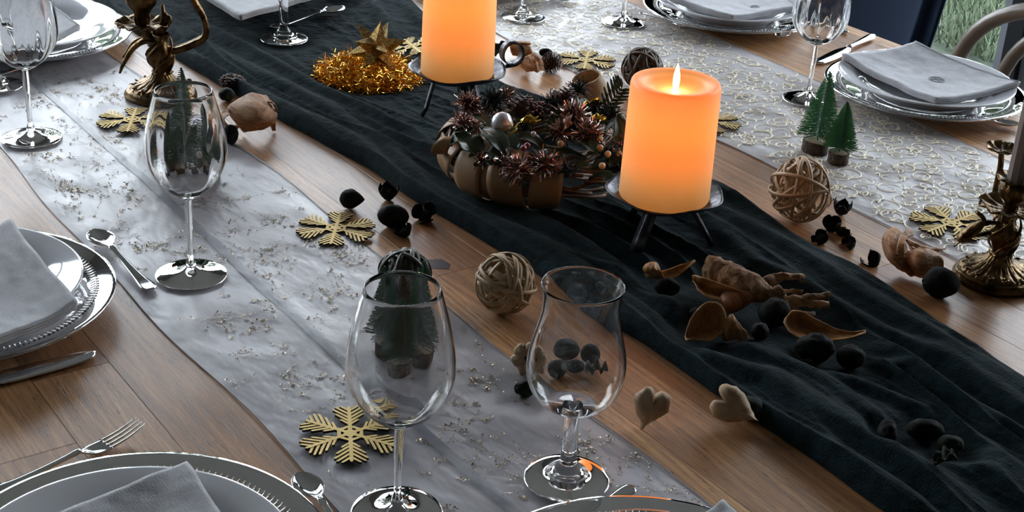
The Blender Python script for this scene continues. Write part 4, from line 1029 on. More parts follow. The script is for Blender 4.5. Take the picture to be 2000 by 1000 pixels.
pts = smooth_path([vl*.014+Vector((0, 0, zt-.006)), vl*.034+Vector((0, 0, zt-.013)), vl*.050+Vector((0, 0, zt-.036))], 7); mb.tube(pts, .0022, 6)
mb.build('drooping_leaf', M_brass, t)
mb = MB()     # long scroll arm to the right and up
pts = smooth_path([Vector((0, 0, zt-.018)), vl*-.020+Vector((0, 0, zt-.022)), vl*-.044+Vector((0, 0, zt-.012)), vl*-.060+Vector((0, 0, zt+.000)), vl*-.060+Vector((0, 0, zt+.022)), vl*-.048+Vector((0, 0, zt+.045)), vl*-.040+Vector((0, 0, zt+.066)), vl*-.036+Vector((0, 0, zt+.078))], 7)
mb.tube(pts, [.0055-.002*k/(len(pts)-1) for k in range(len(pts))], 10)
mb.tube([p+Vector((0, 0, .004))+vf*.003 for p in pts], [.0022]*len(pts), 6); mb.build('scroll_arm', M_brass, t)
mb = MB(); mb.lathe([(.004, zt+.074), (.009, zt+.080), (.014, zt+.092), (.012, zt+.10)], 32, None, Matrix.Translation(vl*-.036)); petal_cup(mb, zt+.088, .030, 9, .1, .2, Matrix.Translation(vl*-.036)); mb.build('side_cup', M_brass, t)
mb = MB()
for k in range(3):
    pts = smooth_path([vf*(.004*k)+Vector((0, 0, zt)), vl*-(.006+.004*k)+Vector((0, 0, zt+.02)), vl*-(.004)+vf*.006+Vector((0, 0, zt+.038-.006*k))], 6); mb.tube(pts, [.005-.003*i/(len(pts)-1) for i in range(len(pts))], 8)
mb.build('acanthus_leaf', M_brass, t)

# ------------------------------------------------------------------ wicker wreath with its arrangement
wc = L(1050, 354, .0); WX, WY = wc.x, wc.y
wreath = thing('wicker_wreath', 'wicker wreath wrapped in tan ribbon and filled with leaves, tinsel and berries', 'wreath', (WX, WY, TZ+.010))
RM, RmH, RmV = .098, .034, .030
def tor(th, ph, k=1.0, dz=0):
    r = RM+RmH*k*math.cos(ph); return Vector((r*math.cos(th), r*math.sin(th), RmV+.001+RmV*k*math.sin(ph)+dz))
rr = random.Random(12)
for i in range(84):
    th0 = rr.uniform(0, 2*PI); ph0 = rr.uniform(-.6, 2.6) if i % 3 else rr.uniform(-1.2, 4); sp = rr.uniform(.6, 1.6)*rr.choice((1, 1, -1)); ln = rr.uniform(1.1, 2.2); k0 = rr.uniform(.84, 1.0)
    pts = [tor(th0+ln*q/22, ph0+sp*ln*q/22, k0+.03*math.sin(q*.8+i)) for q in range(23)]
    mb = MB(); mb.tube(pts, .0021+.0008*rr.random(), 6); mb.build('wicker_rod', M_rod, wreath)
def wang(px, py, z=.035):
    p = L(px, py, z); return math.atan2(p.y-WY, p.x-WX)
for k, (px, py, wd, ph0, ph1, k0) in enumerate([(862, 318, .34, -1.5, 2.9, 1.05), (888, 352, .32, -1.5, 2.6, 1.13), (928, 378, .33, -1.5, 2.4, 1.05), (985, 398, .34, -1.5, 2.5, 1.13), (1092, 408, .30, -1.5, 2.3, 1.10), (875, 280, .30, -1.4, 2.2, 1.10)]):
    a = wang(px, py)
    mb = MB(); mb.shell(lambda u, v, a=a, wd=wd, ph0=ph0, ph1=ph1, k0=k0, k=k: tor(a+(u-.5)*wd+.10*math.sin(v*2.5+k), ph0+(ph1-ph0)*v, k0+.02*math.sin(v*6+k)), 6, 22, .0008); mb.build('ribbon_band', M_band_r, wreath)
_p = L(872, 290, .06); _p = Vector((_p.x-WX, _p.y-WY, .05))
mb = MB(); mb.shell(lambda u, v: _p+Vector(((.014+.003*v)*math.cos(v*6.5)+.018*(u-.5), (.010)*math.cos(v*6.5+.6)-.012*(u-.5), .012*math.sin(v*6.5)+.004)), 4, 40, .0009); mb.build('ribbon_loop', M_band_r, wreath)
def WL(px, py, z):      # local point of the wreath seen at a pixel, z above the table
    p = L(px, py, z+.016); return Vector((p.x-WX, p.y-WY, z+.016-.010))
def leaf(mb, base, tip, w2, cup=.25, nrm=None, wav=.0, th=.0006):
    base = Vector(base); tip = Vector(tip); d = tip-base; ln = d.length; t = d.normalized()
    n0 = Vector(nrm) if nrm else Vector((0, 0, 1)); s = t.cross(n0); s = s.normalized() if s.length > .01 else Vector((1, 0, 0)); n_ = s.cross(t).normalized()
    def fn(u, v):
        a = u*2-1; w_ = w2*math.sin(PI*min(1, v**.8*.98+.02))**.75; ed = .04*math.sin(v*40)*abs(a)
        return base+t*(ln*v)+s*(a*w_*(1+ed))+n_*(cup*w2*(abs(a)**1.3-.5)+.12*ln*math.sin(PI*v)+wav*math.sin(v*16)*abs(a)*w2)
    mb.shell(fn, 8, 18, th)
    mb.tube([fn(.5, v/8)+n_*.0004 for v in range(9)], [.0008*(1-v/10) for v in range(9)], 4)
LEAVES = [((935, 305), (888, 262), .024, .066, .080, .1), ((925, 250), (880, 285), .016, .075, .055, 0), ((985, 300), (938, 250), .018, .07, .078, 0), ((1010, 290), (960, 265), .020, .062, .06, .0),
          ((1000, 310), (915, 305), .017, .058, .05, .25), ((1080, 275), (1095, 212), .015, .065, .098, 0), ((1120, 275), (1060, 262), .018, .07, .066, 0), ((1215, 305), (1205, 222), .017, .05, .098, 0),
          ((1180, 262), (1215, 235), .013, .07, .09, 0), ((1140, 280), (1175, 300), .014, .07, .055, 0), ((1070, 300), (1150, 315), .015, .06, .05, 0), ((1010, 262), (1070, 300), .018, .075, .055, 0),
          ((1190, 220), (1230, 255), .012, .08, .06, 0), ((1150, 240), (1130, 190), .013, .07, .085, 0), ((960, 250), (905, 230), .012, .075, .062, 0), ((1110, 250), (1160, 262), .014, .078, .074, 0),
          ((1040, 250), (1000, 215), .014, .06, .075, 0), ((1060, 235), (1030, 185), .012, .05, .07, 0), ((1160, 330), (1215, 312), .013, .05, .045, 0), ((960, 320), (1030, 345), .013, .055, .04, 0), ((975, 318), (925, 322), .016, .062, .056, .2), ((1100, 300), (1045, 322), .016, .064, .062, 0), ((1150, 318), (1105, 345), .014, .06, .050, .1), ((1200, 345), (1150, 350), .014, .055, .045, 0), ((1000, 240), (945, 232), .015, .076, .066, 0), ((1165, 300), (1120, 268), .015, .07, .078, 0), ((1230, 290), (1190, 330), .015, .065, .052, 0), ((1090, 225), (1130, 262), .015, .08, .076, 0)]
for i, (b, t_, w2, z0, z1, wv) in enumerate(LEAVES):
    mb = MB(); leaf(mb, WL(*b, z0), WL(*t_, z1), w2*.8, .3, None, wv); mb.build('leaf', M_leaf, wreath)
def sprig(px, py, z, r, m, n=230, seed=0, wd=.0007, axis=None, core=True):
    c = WL(px, py, z); rr = random.Random(seed); mb = MB()
    for k in range(n):
        d = Vector((rr.gauss(0, 1), rr.gauss(0, 1), rr.gauss(.25, 1))).normalized(); o_ = c+Vector((rr.gauss(0, 1), rr.gauss(0, 1), rr.gauss(0, .6)))*r*.18
        ln = r*rr.uniform(.55, 1.05); s = d.orthogonal().normalized()*wd; s.rotate(Matrix.Rotation(rr.uniform(0, PI), 3, d)); e = o_+d*ln+Vector((0, 0, -.002))*rr.random()
        mb.add([o_-s, o_+s, e+s*.8, e-s*.8], [(0, 1, 2, 3)])
    return mb
for i, (px, py, z, r, m, n) in enumerate([(915, 202, .085, .020, 't', 260), (905, 238, .078, .015, 't', 180), (930, 250, .072, .013, 't', 120), (1118, 232, .088, .026, 't', 340), (1150, 258, .085, .022, 't', 260), (1095, 255, .082, .018, 't', 200),
        (1012, 328, .062, .021, 't', 260), (1066, 320, .062, .020, 't', 240), (985, 315, .062, .015, 't', 160), (940, 312, .062, .012, 't', 120), (965, 196, .088, .022, 'd', 300), (990, 185, .082, .015, 't', 90),
        (1128, 176, .082, .018, 'b', 240), (1080, 200, .078, .018, 'd', 220), (1190, 225, .085, .020, 'd', 260), (1165, 215, .085, .014, 'd', 160), (1225, 250, .07, .016, 'd', 200), (1045, 215, .075, .016, 'd', 200),
        (1210, 330, .05, .018, 'd', 220), (1110, 330, .06, .014, 'd', 160), (1020, 250, .075, .016, 'd', 160), (1185, 300, .065, .016, 'd', 180)]):
    mm = {'t': M_tinsel, 'd': M_dpine, 'b': M_dpine}[m]
    sprig(px, py, z, r, mm, n, i, .0008 if m == 't' else .0006).build('tinsel_sprig' if m == 't' else 'fir_sprig', mm, wreath, False)
    if m == 't': sprig(px, py, z-.002, r*.9, M_tinseld, n//2, i+50, .0009).build('tinsel_sprig', M_tinseld, wreath, False)
def ballpart(name, px, py, z, r, m, par=None, sq=1.0, lump=0):
    c = WL(px, py, z); mb = MB(); n = 10
    mb.lathe([(max(.0001, r*math.sin(PI*k/n)), -r*sq*math.cos(PI*k/n)) for k in range(n+1)], 18, (lambda rr_, zz, a, j: (rr_*(1+lump*math.sin(a*3+j)), zz)), Matrix.Translation(c)); return mb.build(name, m, wreath)
ballpart('silver_bauble', 981, 240, .088, .0135, M_silver, lump=.05)
for px, py, z in [(1095, 281, .078), (1172, 272, .08), (1172, 289, .076), (1187, 301, .072), (1176, 324, .066), (1208, 300, .066), (1222, 243, .08)]: ballpart('ochre_berry', px, py, z, .0042, M_berry)
for px, py, z, r in [(1083, 181, .092, .0045), (1042, 262, .084, .0035), (1052, 210, .08, .003)]: ballpart('white_pearl', px, py, z, r, M_silver)
rr = random.Random(4)
for px, py, z, n, sp in [(1022, 288, .082, 3, 5), (1045, 207, .086, 14, 9), (1218, 282, .074, 16, 10), (1112, 322, .06, 10, 8), (1060, 215, .08, 8, 8)]:
    for _ in range(n): ballpart('red_berry', px+rr.gauss(0, sp), py+rr.gauss(0, sp*.8), z+rr.uniform(-.002, .002), .0038 if n == 3 else .0019, M_rberry)
def crinkle(pts, w2, m, name, seed=0):
    P = smooth_path([WL(*p) for p in pts], 8); s = Vector((.3, -.5, .8)).normalized()
    mb = MB(); mb.shell(lambda u, v: pts_at(P, v)+s*((u-.5)*2*w2)+Vector((.003*math.sin(v*25+u*3+seed), .002*math.cos(v*31+seed), .002*math.sin(v*40))), 4, 36, .0004); mb.build(name, m, wreath)
crinkle([(1128, 222, .085), (1140, 206, .092), (1160, 200, .094), (1175, 204, .09)], .006, M_goldr, 'gold_ribbon')
crinkle([(1150, 240, .086), (1165, 228, .090), (1180, 240, .086)], .005, M_goldr, 'gold_ribbon', 2)
crinkle([(1000, 262, .08), (1015, 240, .088), (1035, 232, .09), (1048, 242, .086)], .006, M_goldr, 'gold_ribbon', 4)
crinkle([(1100, 215, .095), (1108, 232, .095), (1103, 255, .088)], .006, M_red, 'bronze_ribbon', 5)
# pine cones in the arrangement
def cone_mesh(mb, c, r, h, ax=Vector((0, 0, 1)), n=70, seed=0):
    rr = random.Random(seed); q = ax.to_track_quat('Z', 'Y').to_matrix()
    mb.lathe([(.0002, -h*.45), (r*.6, -h*.3), (r*.7, 0), (r*.45, h*.3), (.0003, h*.46)], 12, None, Matrix.Translation(c)@q.to_4x4())
    for k in range(n):
        s = k/n; a = k*2.39996; z = -h*.45+h*.95*s; rad = r*math.sin(PI*(.12+.85*s))**.7; w2 = r*.22; ln = r*.30
        d = Vector((math.cos(a), math.sin(a), .55-.2*s)).normalized(); t = Vector((-math.sin(a), math.cos(a), 0)); o_ = Vector((math.cos(a)*rad*.62, math.sin(a)*rad*.62, z))
        e = o_+d*ln+Vector((math.cos(a), math.sin(a), 0))*rad*.15; up = Vector((0, 0, w2*.35))
        v = [o_-t*w2*.5, o_+t*w2*.5, e+t*w2, e+d*w2*.5, e-t*w2, e+up*.9, o_+up]
        mb.add([c+q@p for p in v], [(0, 1, 2, 3, 4), (4, 3, 5), (3, 2, 5), (0, 4, 5, 6), (1, 6, 5, 2), (0, 6, 1)])
for px, py, z, r in [(1020, 212, .08, .017), (1105, 192, .085, .014), (1235, 300, .06, .012)]:
    mb = MB(); cone_mesh(mb, WL(px, py, z), r, r*1.9, Vector((.3, .2, .8)).normalized(), 60, int(px)); mb.build('pine_cone', M_cone, wreath, False)
# fern frond
mb = MB(); S0 = smooth_path([WL(1178, 225, .085), WL(1192, 200, .10), WL(1208, 180, .113), WL(1216, 162, .122), WL(1200, 146, .125)], 6); mb.tube(S0, .0008, 5); fern = mb.build('fern_stem', M_leaf, wreath)
sd = (WL(1178, 160, .12)-WL(1208, 180, .113)).normalized()
for i in range(3, 22, 2):
    p = S0[i]; t_ = (S0[min(i+1, len(S0)-1)]-S0[i-1]).normalized(); ln = .026*math.sin(PI*min(1, .25+i/30))*(.75 if i > 17 else 1)
    for sg in (1, -1):
        side = (sd*sg+t_*.75).normalized(); side = (side-(-FW)*side.dot(-FW)*.5).normalized()
        if i > 14 and sg < 0: continue
        mb = MB(); leaf(mb, p, p+side*ln*(1 if sg > 0 else .8), .0020, .2, tuple(-FW), .8); mb.build('fern_leaflet', M_leaf, fern)

# ------------------------------------------------------------------ tinsel nest and gold star
nc_ = L(722, 142, .012); mb = MB(); rr = random.Random(8)
nz = ch(nc_.x, nc_.y)
cr, ci = Vector((.807, -.59, 0)), Vector((.59, .807, 0))
for k in range(7500):
    a = rr.uniform(0, 2*PI); q = rr.random()**.5; rx, ry = .079, .072
    sp = 1.0 if k % 9 else 1.12
    c = cr*(rx*sp*q*math.cos(a))+ci*(ry*sp*q*math.sin(a)); hgt = .034*(1-q**3)*(.7+.5*ns((c.x*30, c.y*30, 2), 1, 2)); c.z = rr.random()**.6*max(.004, hgt)+.003
    d = Vector((rr.gauss(0, 1), rr.gauss(0, 1), rr.gauss(0, .45))).normalized(); bnd = Vector((rr.gauss(0, 1), rr.gauss(0, 1), rr.gauss(0, .4)))*.6
    s = d.orthogonal().normalized()*.00042; s.rotate(Matrix.Rotation(rr.uniform(0, PI), 3, d)); v = []; n = 3; p = c.copy(); st = rr.uniform(.003, .0065)*(1.5 if k % 11 == 0 else 1)
    for j in range(n+1):
        v += [p-s, p+s]; p = p+d*st; d = (d+bnd*.5).normalized(); 
        if p.z < .001: p.z = .001
    mb.add(v, [(2*j, 2*j+1, 2*j+3, 2*j+2) for j in range(n)])
nest = mb.build('tinsel_nest', M_goldt, None, False); nest.location = (nc_.x, nc_.y, TZ+nz); set_tags(nest, 'nest of curly gold tinsel on the dark cloth, under the gold star', 'tinsel', kind='stuff')
M_star = glitter('antique_gold', (.22, .14, .045), (.55, .38, .14), 500, .45, .6)
sp_ = L(735, 93, .052); star = thing('gold_star', 'antique gold many-pointed star resting on the tinsel nest', 'ornament', (sp_.x, sp_.y, TZ+.052), (.5, .9, .5))
mb = MB(); g = (1+5**.5)/2; ICO = [Vector(p).normalized() for p in ((0, 1, g), (0, -1, g), (0, 1, -g), (0, -1, -g), (1, g, 0), (-1, g, 0), (1, -g, 0), (-1, -g, 0), (g, 0, 1), (g, 0, -1), (-g, 0, 1), (-g, 0, -1))]
bmc = bmesh.new(); bmesh.ops.create_icosphere(bmc, subdivisions=1, radius=.015); cme = bpy.data.meshes.new('core'); bmc.to_mesh(cme); bmc.free(); link('core', cme, M_star, star, False)
for d in ICO:
    o1 = d.orthogonal().normalized(); o2 = d.cross(o1); mb = MB()
    rg = [d*.008+(o1*math.cos(2*PI*k/4)+o2*math.sin(2*PI*k/4))*.0155 for k in range(4)]; mb.add(rg+[d*.048], [(k, (k+1) % 4, 4) for k in range(4)]+[(3, 2, 1, 0)]); mb.build('spike', M_star, star, False)

# ------------------------------------------------------------------ scattered dried pods, petals and shavings
def put(px, py, h, cl=False):
    """rest point: centre seen at (px,py), half height h"""
    p = L(px, py, h); z = ch(p.x, p.y) if cl else 0
    if cl: p = L(px, py, h+z); z = ch(p.x, p.y)
    return (p.x, p.y, TZ+z+.0005)
def lump(name, px, py, wpx, hpx, label, m, seed=1, cl=False, amp=.10, tip=0, ridg=0, rz=None, cat='dried pod', long=1.0):
    dist = (L(px, py, 0)-EYE).length; r = wpx/2*dist/FPX; rv = hpx/2*dist/FPX*.93
    loc = put(px, py, rv, cl); mb = MB(); n = 20
    def mod(rr_, z, a, j):
        k = 1+amp*ns((math.cos(a)*1.4+seed, math.sin(a)*1.4, z/r*1.4), 1, 3)+ridg*math.sin(a*9)*math.sin(PI*j/n)
        return rr_*k, z*(1+amp*.5*ns((seed, a, z/r), 1))
    # long axis horizontal: build along X
    M = Matrix.Translation((0, 0, rv))@Matrix.Rotation(PI/2, 4, 'Y')
    prof = []
    for k in range(n+1):
        a = PI*k/n; x = -math.cos(a); q = math.sin(a)*rv
        if tip: q *= (1-.35*max(0, x)); x = x+tip*.12*max(0, x)**4
        prof.append((max(.0002, q), x*r))
    mb.lathe(prof, 28, mod, M)
    if tip: mb.tube([M@Vector((0, 0, r*1.02)), M@Vector((0, 0, r*1.16))], [r*.10, r*.07], 6)
    o = mb.build(name, m); o.location = loc; o.rotation_euler = (0, 0, (AZ if rz is None else AZ+rz)); set_tags(o, label, cat); return o
def tulip(name, px, py, wpx, hpx, label, seed=1, cl=False, m=None, tilt=(0, 0), n=4):
    dist = (L(px, py, 0)-EYE).length; r = wpx/2*dist/FPX*.82; h = hpx*dist/FPX*.9
    loc = put(px, py, h*.5, cl); t = thing(name, label, 'dried pod', loc, (tilt[0], tilt[1], AZ+seed)); m = m or M_black; rr = random.Random(seed)
    mb = MB(); mb.lathe([(.0003, 0), (r*.55, h*.07), (r*.8, h*.25), (r*.7, h*.4), (r*.3, h*.5), (.0003, h*.5)], 16, lambda q, z, a, j: (q*(1+.06*math.sin(a*4)), z)); mb.build('seed_body', m, t)
    for k in range(n):
        a0 = k*2*PI/n+rr.uniform(-.2, .2); hh = h*rr.uniform(.82, 1.05); op = rr.uniform(.85, 1.2)
        def fn(u, v, a0=a0, hh=hh, op=op):
            w_ = math.sin(PI*min(1, .25+.74*v))**.6*.95; a = a0+(u-.5)*1.7*w_; q = r*(.35+.85*math.sin(v*2.1)*op)*(1+.05*math.sin(u*9))
            return Vector((q*math.cos(a), q*math.sin(a), hh*(.04+.94*v-.18*v*(2*u-1)**2)))
        mb = MB(); mb.shell(fn, 6, 10, r*.09); mb.build('petal', m, t)
    return t
lump('dried_pod', 686, 389, 44, 42, 'black egg-shaped pod with a blunt tip, topmost on the bare wood left of the cloth', M_black, 1, tip=1)
lump('dried_pod', 768, 423, 60, 48, 'larger smooth black pod on bare wood, touching a split pod', M_black, 2)
tulip('split_pod', 759, 374, 38, 40, 'black split pod standing near the dark cloth edge above the larger black pod', 3, n=5)
tulip('split_pod', 796, 447, 36, 38, 'black split pod in front of the larger smooth pod', 4, tilt=(.5, .3), n=3)
tulip('split_pod', 832, 411, 42, 38, 'black split pod touching the near edge of the dark cloth', 5, tilt=(.3, .6), n=3)
tulip('split_pod', 1643, 403, 34, 38, 'topmost black split pod right of the large rattan ball', 6, tilt=(.1, .1))
tulip('split_pod', 1622, 432, 36, 34, 'black split pod in the middle of the cluster right of the large rattan ball', 7, tilt=(.5, -.4))
tulip('split_pod', 1638, 448, 34, 28, 'black split pod lying on its side right in the cluster by the rattan ball', 8, tilt=(.9, .4))
tulip('split_pod', 1609, 460, 34, 28, 'lowest left black split pod of the cluster, by the cloth edge', 9, tilt=(-.6, .5))
tulip('split_pod', 1668, 471, 30, 26, 'small black split pod on a thin stalk, apart from the cluster', 10, tilt=(.2, 1.0))
tulip('split_pod', 1714, 506, 36, 38, 'black split pod left of the big wood shaving curl at right', 11, tilt=(.5, -.8), n=3)
lump('dried_pod', 1838, 553, 68, 62, 'big black pod between the shaving curl and the brass candlestick', M_black, 12, ridg=.02)
lump('dried_pod', 1513, 612, 62, 60, 'round black pod on the dark cloth beneath the driftwood', M_black, 13, True)
lump('dried_pod', 1592, 681, 72, 56, 'rough black walnut-like pod on the cloth by the long orange petal', M_black, 14, True, amp=.22, ridg=.05)
lump('dried_pod', 1662, 699, 54, 48, 'rough black pod on the cloth right of the walnut-like pod', M_black, 15, True, amp=.18, ridg=.03)
lump('dried_pod', 1303, 562, 50, 38, 'black oval pod on the cloth under the small curled petal', M_black, 16, True)
lump('dried_pod', 1482, 660, 34, 36, 'small black pod on the cloth right of the ridged petal', M_black, 17, True, amp=.2)
lump('dried_pod', 1366, 605, 40, 26, 'black pod half hidden behind the upright orange shell petal', M_black, 18, True)
lump('dried_pod', 1104, 680, 56, 46, 'largest black pod seen through the tasting glass, with a tiny stub on top', M_black, 19, amp=.16, tip=0)
lump('dried_pod', 1156, 690, 42, 42, 'round black pod at the right seen through the tasting glass', M_black, 20, amp=.1)
lump('dried_pod', 1084, 719, 42, 38, 'dark grey-green pod at lower left seen through the tasting glass', M_dgreen, 21, amp=.1)
lump('dried_pod', 1123, 714, 40, 28, 'small black pod in the middle of those behind the tasting glass', M_black, 22, amp=.1)
lump('dried_pod', 1027, 760, 44, 32, 'dark green wrinkled pod left of the tasting glass bowl', M_dgreen, 23, amp=.25, ridg=.05)
lump('dried_pod', 1465, 797, 50, 48, 'ridged dark green pod behind the leaning wooden heart', M_dgreen, 24, ridg=.03)
lump('dried_pod', 1733, 845, 34, 52, 'narrow upright black pod in a fold of cloth at lower right', M_black, 25, True, ridg=.04)
lump('dried_pod', 1807, 840, 70, 44, 'wide ridged black pod in a cloth fold at lower right', M_black, 26, True, ridg=.05)
lump('dried_pod', 1856, 868, 50, 36, 'grey-green pod beside the wide ridged pod at lower right', M_dgreen, 27, True, ridg=.05)
lump('dried_pod', 450, 263, 30, 40, 'black pod just right of the left tall glass, below the shaving', M_black, 28)
lump('dried_pod', 443, 185, 30, 28, 'dark green lump between the red cone and the orange shaving', M_dgreen, 29, amp=.2)
lump('dried_pod', 1066, 103, 26, 18, 'black pod peeping over the pine cone beyond the left candle', M_black, 30)
def leafthing(name, pts, w2, label, m, wav=.3, cl=False, cat='dried leaf', cup=.6, th=.0008):
    a, b = [L(*p) for p in pts]; mid = (a+b)/2; z = ch(mid.x, mid.y) if cl else 0
    mb = MB(); leaf(mb, a-mid, b-mid, w2, cup, None, wav, th); o = mb.build(name, m); o.location = mid+Vector((0, 0, z)); set_tags(o, label, cat); return o
leafthing('dried_leaf', [(1145, 722, .006), (1196, 722, .008)], .008, 'curled green leaf at the right seen through the tasting glass', M_dgreen, .8)
leafthing('dried_leaf', [(1818, 930, .006), (1862, 920, .018)], .012, 'green brown leaf tip sticking out of the cloth at lower right', M_dgreen, .2, True)
leafthing('dried_leaf', [(966, 108, .004), (990, 84, .022)], .012, 'olive leaf behind the left pillar candle by the iron curl', M_dgreen, .2)
# stalk of the single pod
p = L(1640, 478, .004); q = L(1662, 478, .004); mb = MB(); mb.tube([p, p.lerp(q, .5)+Vector((0, 0, .001)), q], .0005, 5); set_tags(mb.build('pod_stalk', M_cone), 'thin brown stalk leading to the small lone split pod', 'stalk')

def curl(name, px, py, w, label, m, turns=1.6, r0=.004, r1=.016, rot=(0, 0, 0), seed=1, taper=.3, th=.0010, h=.016, cl=False, flare=0, fr=0):
    loc = put(px, py, h, cl); t = thing(name, label, 'wood shaving', (loc[0], loc[1], loc[2]+h), rot)
    def fn(u, v):
        a = v*turns*2*PI; r = r0+(r1-r0)*v+.0012*math.sin(a*1.7+seed)
        x = (u-.5)*w*(1-taper*(1-v))+flare*v*v
        r2 = r*(1+.18*(2*u-1)*math.sin(seed)+fr*math.sin(u*30)*v)
        return Vector((x+.004*math.sin(a+seed), r2*math.cos(a), r2*math.sin(a)))
    mb = MB(); mb.shell(fn, 12, 56, th); mb.build('curl', m, t); return t
def cat(P, t):
    n = len(P)-1; x = t*n; i = min(int(x), n-1); f = x-i; b_, c = P[i], P[i+1]
    a_ = P[i-1] if i > 0 else b_*2-c; d = P[i+2] if i+2 <= n else c*2-b_
    return .5*((2*b_)+(c-a_)*f+(2*a_-5*b_+4*c-d)*f*f+(3*b_-a_-3*c+d)*f**3)
def patch(name, rows, m, org, parent=None, th=.0012, nu=18, nv=24, wr=0, dz=0):
    G = [[L(*q)+Vector((0, 0, dz))-Vector(org) for q in r] for r in rows]
    def fn(u, v):
        p = cat([cat(r, u) for r in G], v); q = p*1.0; k = .0022*ns((q.x*45+3, q.y*45, q.z*45), 1, 3)*min(1, 4*u*(1-u)+.3); return p+Vector((k, k*.6, wr*math.sin(u*23)*math.sin(PI*v)+k))
    mb = MB(); mb.shell(fn, nu, nv, th); return mb.build(name, m, parent)
o3 = L(492, 230, .02); t = thing('wood_shaving', 'thick orange-brown wood shaving curl right of the left tall glass', 'wood shaving', o3)
patch('curl', [[(474, 192, .036), (494, 184, .040), (516, 186, .040), (530, 200, .034)], [(462, 196, .036), (488, 186, .046), (514, 196, .046), (534, 208, .036)], [(444, 212, .034), (474, 206, .044), (510, 213, .044), (541, 224, .030)], [(456, 234, .022), (480, 230, .033), (508, 235, .034), (536, 240, .022)], [(476, 259, .003), (490, 257, .010), (506, 255, .012), (524, 248, .012)]], M_shav, o3, t, .0014)
patch('side_curl', [[(446, 214, .032), (450, 222, .036)], [(434, 218, .034), (438, 232, .036)], [(433, 236, .024), (446, 246, .024)], [(448, 250, .008), (462, 252, .008)], [(466, 240, .014), (472, 244, .016)]], M_shav, o3, t)
patch('torn_tip', [[(522, 240, .016), (538, 232, .020)], [(528, 248, .008), (538, 246, .010)], [(532, 256, .002), (539, 255, .002)]], M_shav, o3, t)
patch('side_curl', [[(512, 205, .036), (518, 196, .040)], [(524, 198, .044), (532, 198, .042)], [(538, 206, .040), (541, 214, .036)], [(536, 218, .030), (536, 226, .028)]], M_shav, o3, t)
o3 = L(1785, 500, .02); t = thing('wood_shaving', 'big pinkish ribbon shaving with curled straps, left of the brass candlestick', 'wood shaving', o3)
patch('curl', [[(1730, 452, .034), (1748, 446, .042), (1766, 456, .036)], [(1723, 470, .032), (1744, 466, .042), (1768, 470, .034)], [(1727, 492, .024), (1748, 498, .032), (1774, 492, .026)], [(1740, 512, .014), (1762, 522, .018), (1786, 512, .018)], [(1762, 530, .003), (1782, 540, .003), (1800, 528, .010)]], M_shav, o3, t, .0014, wr=.001)
patch('curl', [[(1772, 492, .028), (1802, 484, .034), (1834, 494, .026)], [(1766, 502, .026), (1798, 492, .040), (1842, 506, .028)], [(1768, 520, .014), (1800, 518, .028), (1842, 522, .014)], [(1784, 538, .003), (1808, 544, .003), (1832, 534, .003)]], M_shav, o3, t, .0014, wr=.001)
for k in range(4): patch('loose_strap', [[(1764+4*k, 462+6*k, .036-.004*k), (1768+4*k, 467+6*k, .034-.004*k)], [(1786, 474+5*k, .040-.005*k), (1788, 479+5*k, .038-.005*k)], [(1818, 482+3*k, .034-.003*k), (1818, 486+3*k, .033-.003*k)], [(1848-6*k, 484+2*k, .028-.002*k), (1848-6*k, 487+2*k, .028-.002*k)]], M_shav, o3, t, .001, 4, 20)
patch('wrapped_strap', [[(1782, 452, .038), (1784, 462, .038)], [(1768, 450, .044), (1774, 462, .044)], [(1756, 466, .044), (1768, 472, .044)], [(1752, 490, .036), (1766, 492, .036)], [(1762, 514, .022), (1774, 510, .022)], [(1784, 536, .006), (1794, 530, .006)]], M_shav, o3, t, .0016, 4, 24)
curl('wood_shaving', 1018, 98, .036, 'rolled brown shaving behind the iron curl of the left stand', M_shav, 1.3, .008, .014, (0, .1, AZ+.2), 3, .1, h=.013)
def fan(name, px, py, w, ln, label, m, rz, seed=1, cl=False, tilt=.6):
    """ridged shaving fanning out to a frilled end"""
    loc = put(px, py, .012, cl); t = thing(name, label, 'wood shaving', (loc[0], loc[1], loc[2]+.011), (tilt, 0, rz))
    mb = MB(); mb.shell(lambda u, v: Vector(((u-.5)*w*(.35+.65*v), (v-.5)*ln, .0035*math.sin(u*5*2*PI)*v+.008*(1-(2*u-1)**2)*(1-v*.3)-.004*v)), 40, 10, .0011); mb.build('frill', m, t); return t
o3 = L(1040, 128, .012); t = thing('wood_shaving', 'pale pleated shaving in front of the pine cone beyond the left candle', 'wood shaving', o3)
patch('frill', [[(1014, 118, .020), (1030, 108, .030), (1044, 103, .032)], [(1018, 130, .010), (1040, 122, .024), (1058, 116, .026)], [(1028, 140, .003), (1046, 142, .010), (1063, 136, .012)]], M_shav, o3, t, .0012, 30, 14, wr=.0018)
lc = put(1075, 125, .013); t = thing('pine_cone', 'small reddish brown pine cone beyond the left pillar candle', 'pine cone', (lc[0], lc[1], lc[2])); mb = MB(); cone_mesh(mb, Vector((0, 0, .0145)), .0165, .034, Vector((.75, -.6, .15)).normalized(), 90, 3); mb.build('scales', M_cone, t, False)
lc = put(455, 163, .011); t = thing('pine_cone', 'flat opened reddish cone at the cloth edge above the orange shaving', 'pine cone', (lc[0], lc[1], lc[2])); mb = MB(); cone_mesh(mb, Vector((0, 0, .0105)), .0185, .020, Vector((.1, -.1, 1)).normalized(), 90, 5)
for k in range(5):
    a = k*1.2; mb.tube([(0, 0, .004), (.012*math.cos(a), .012*math.sin(a), .003), (.022*math.cos(a), .022*math.sin(a), .006)], [.003, .004, .001], 6, True, .5)
mb.build('scales', M_cone, t, False)
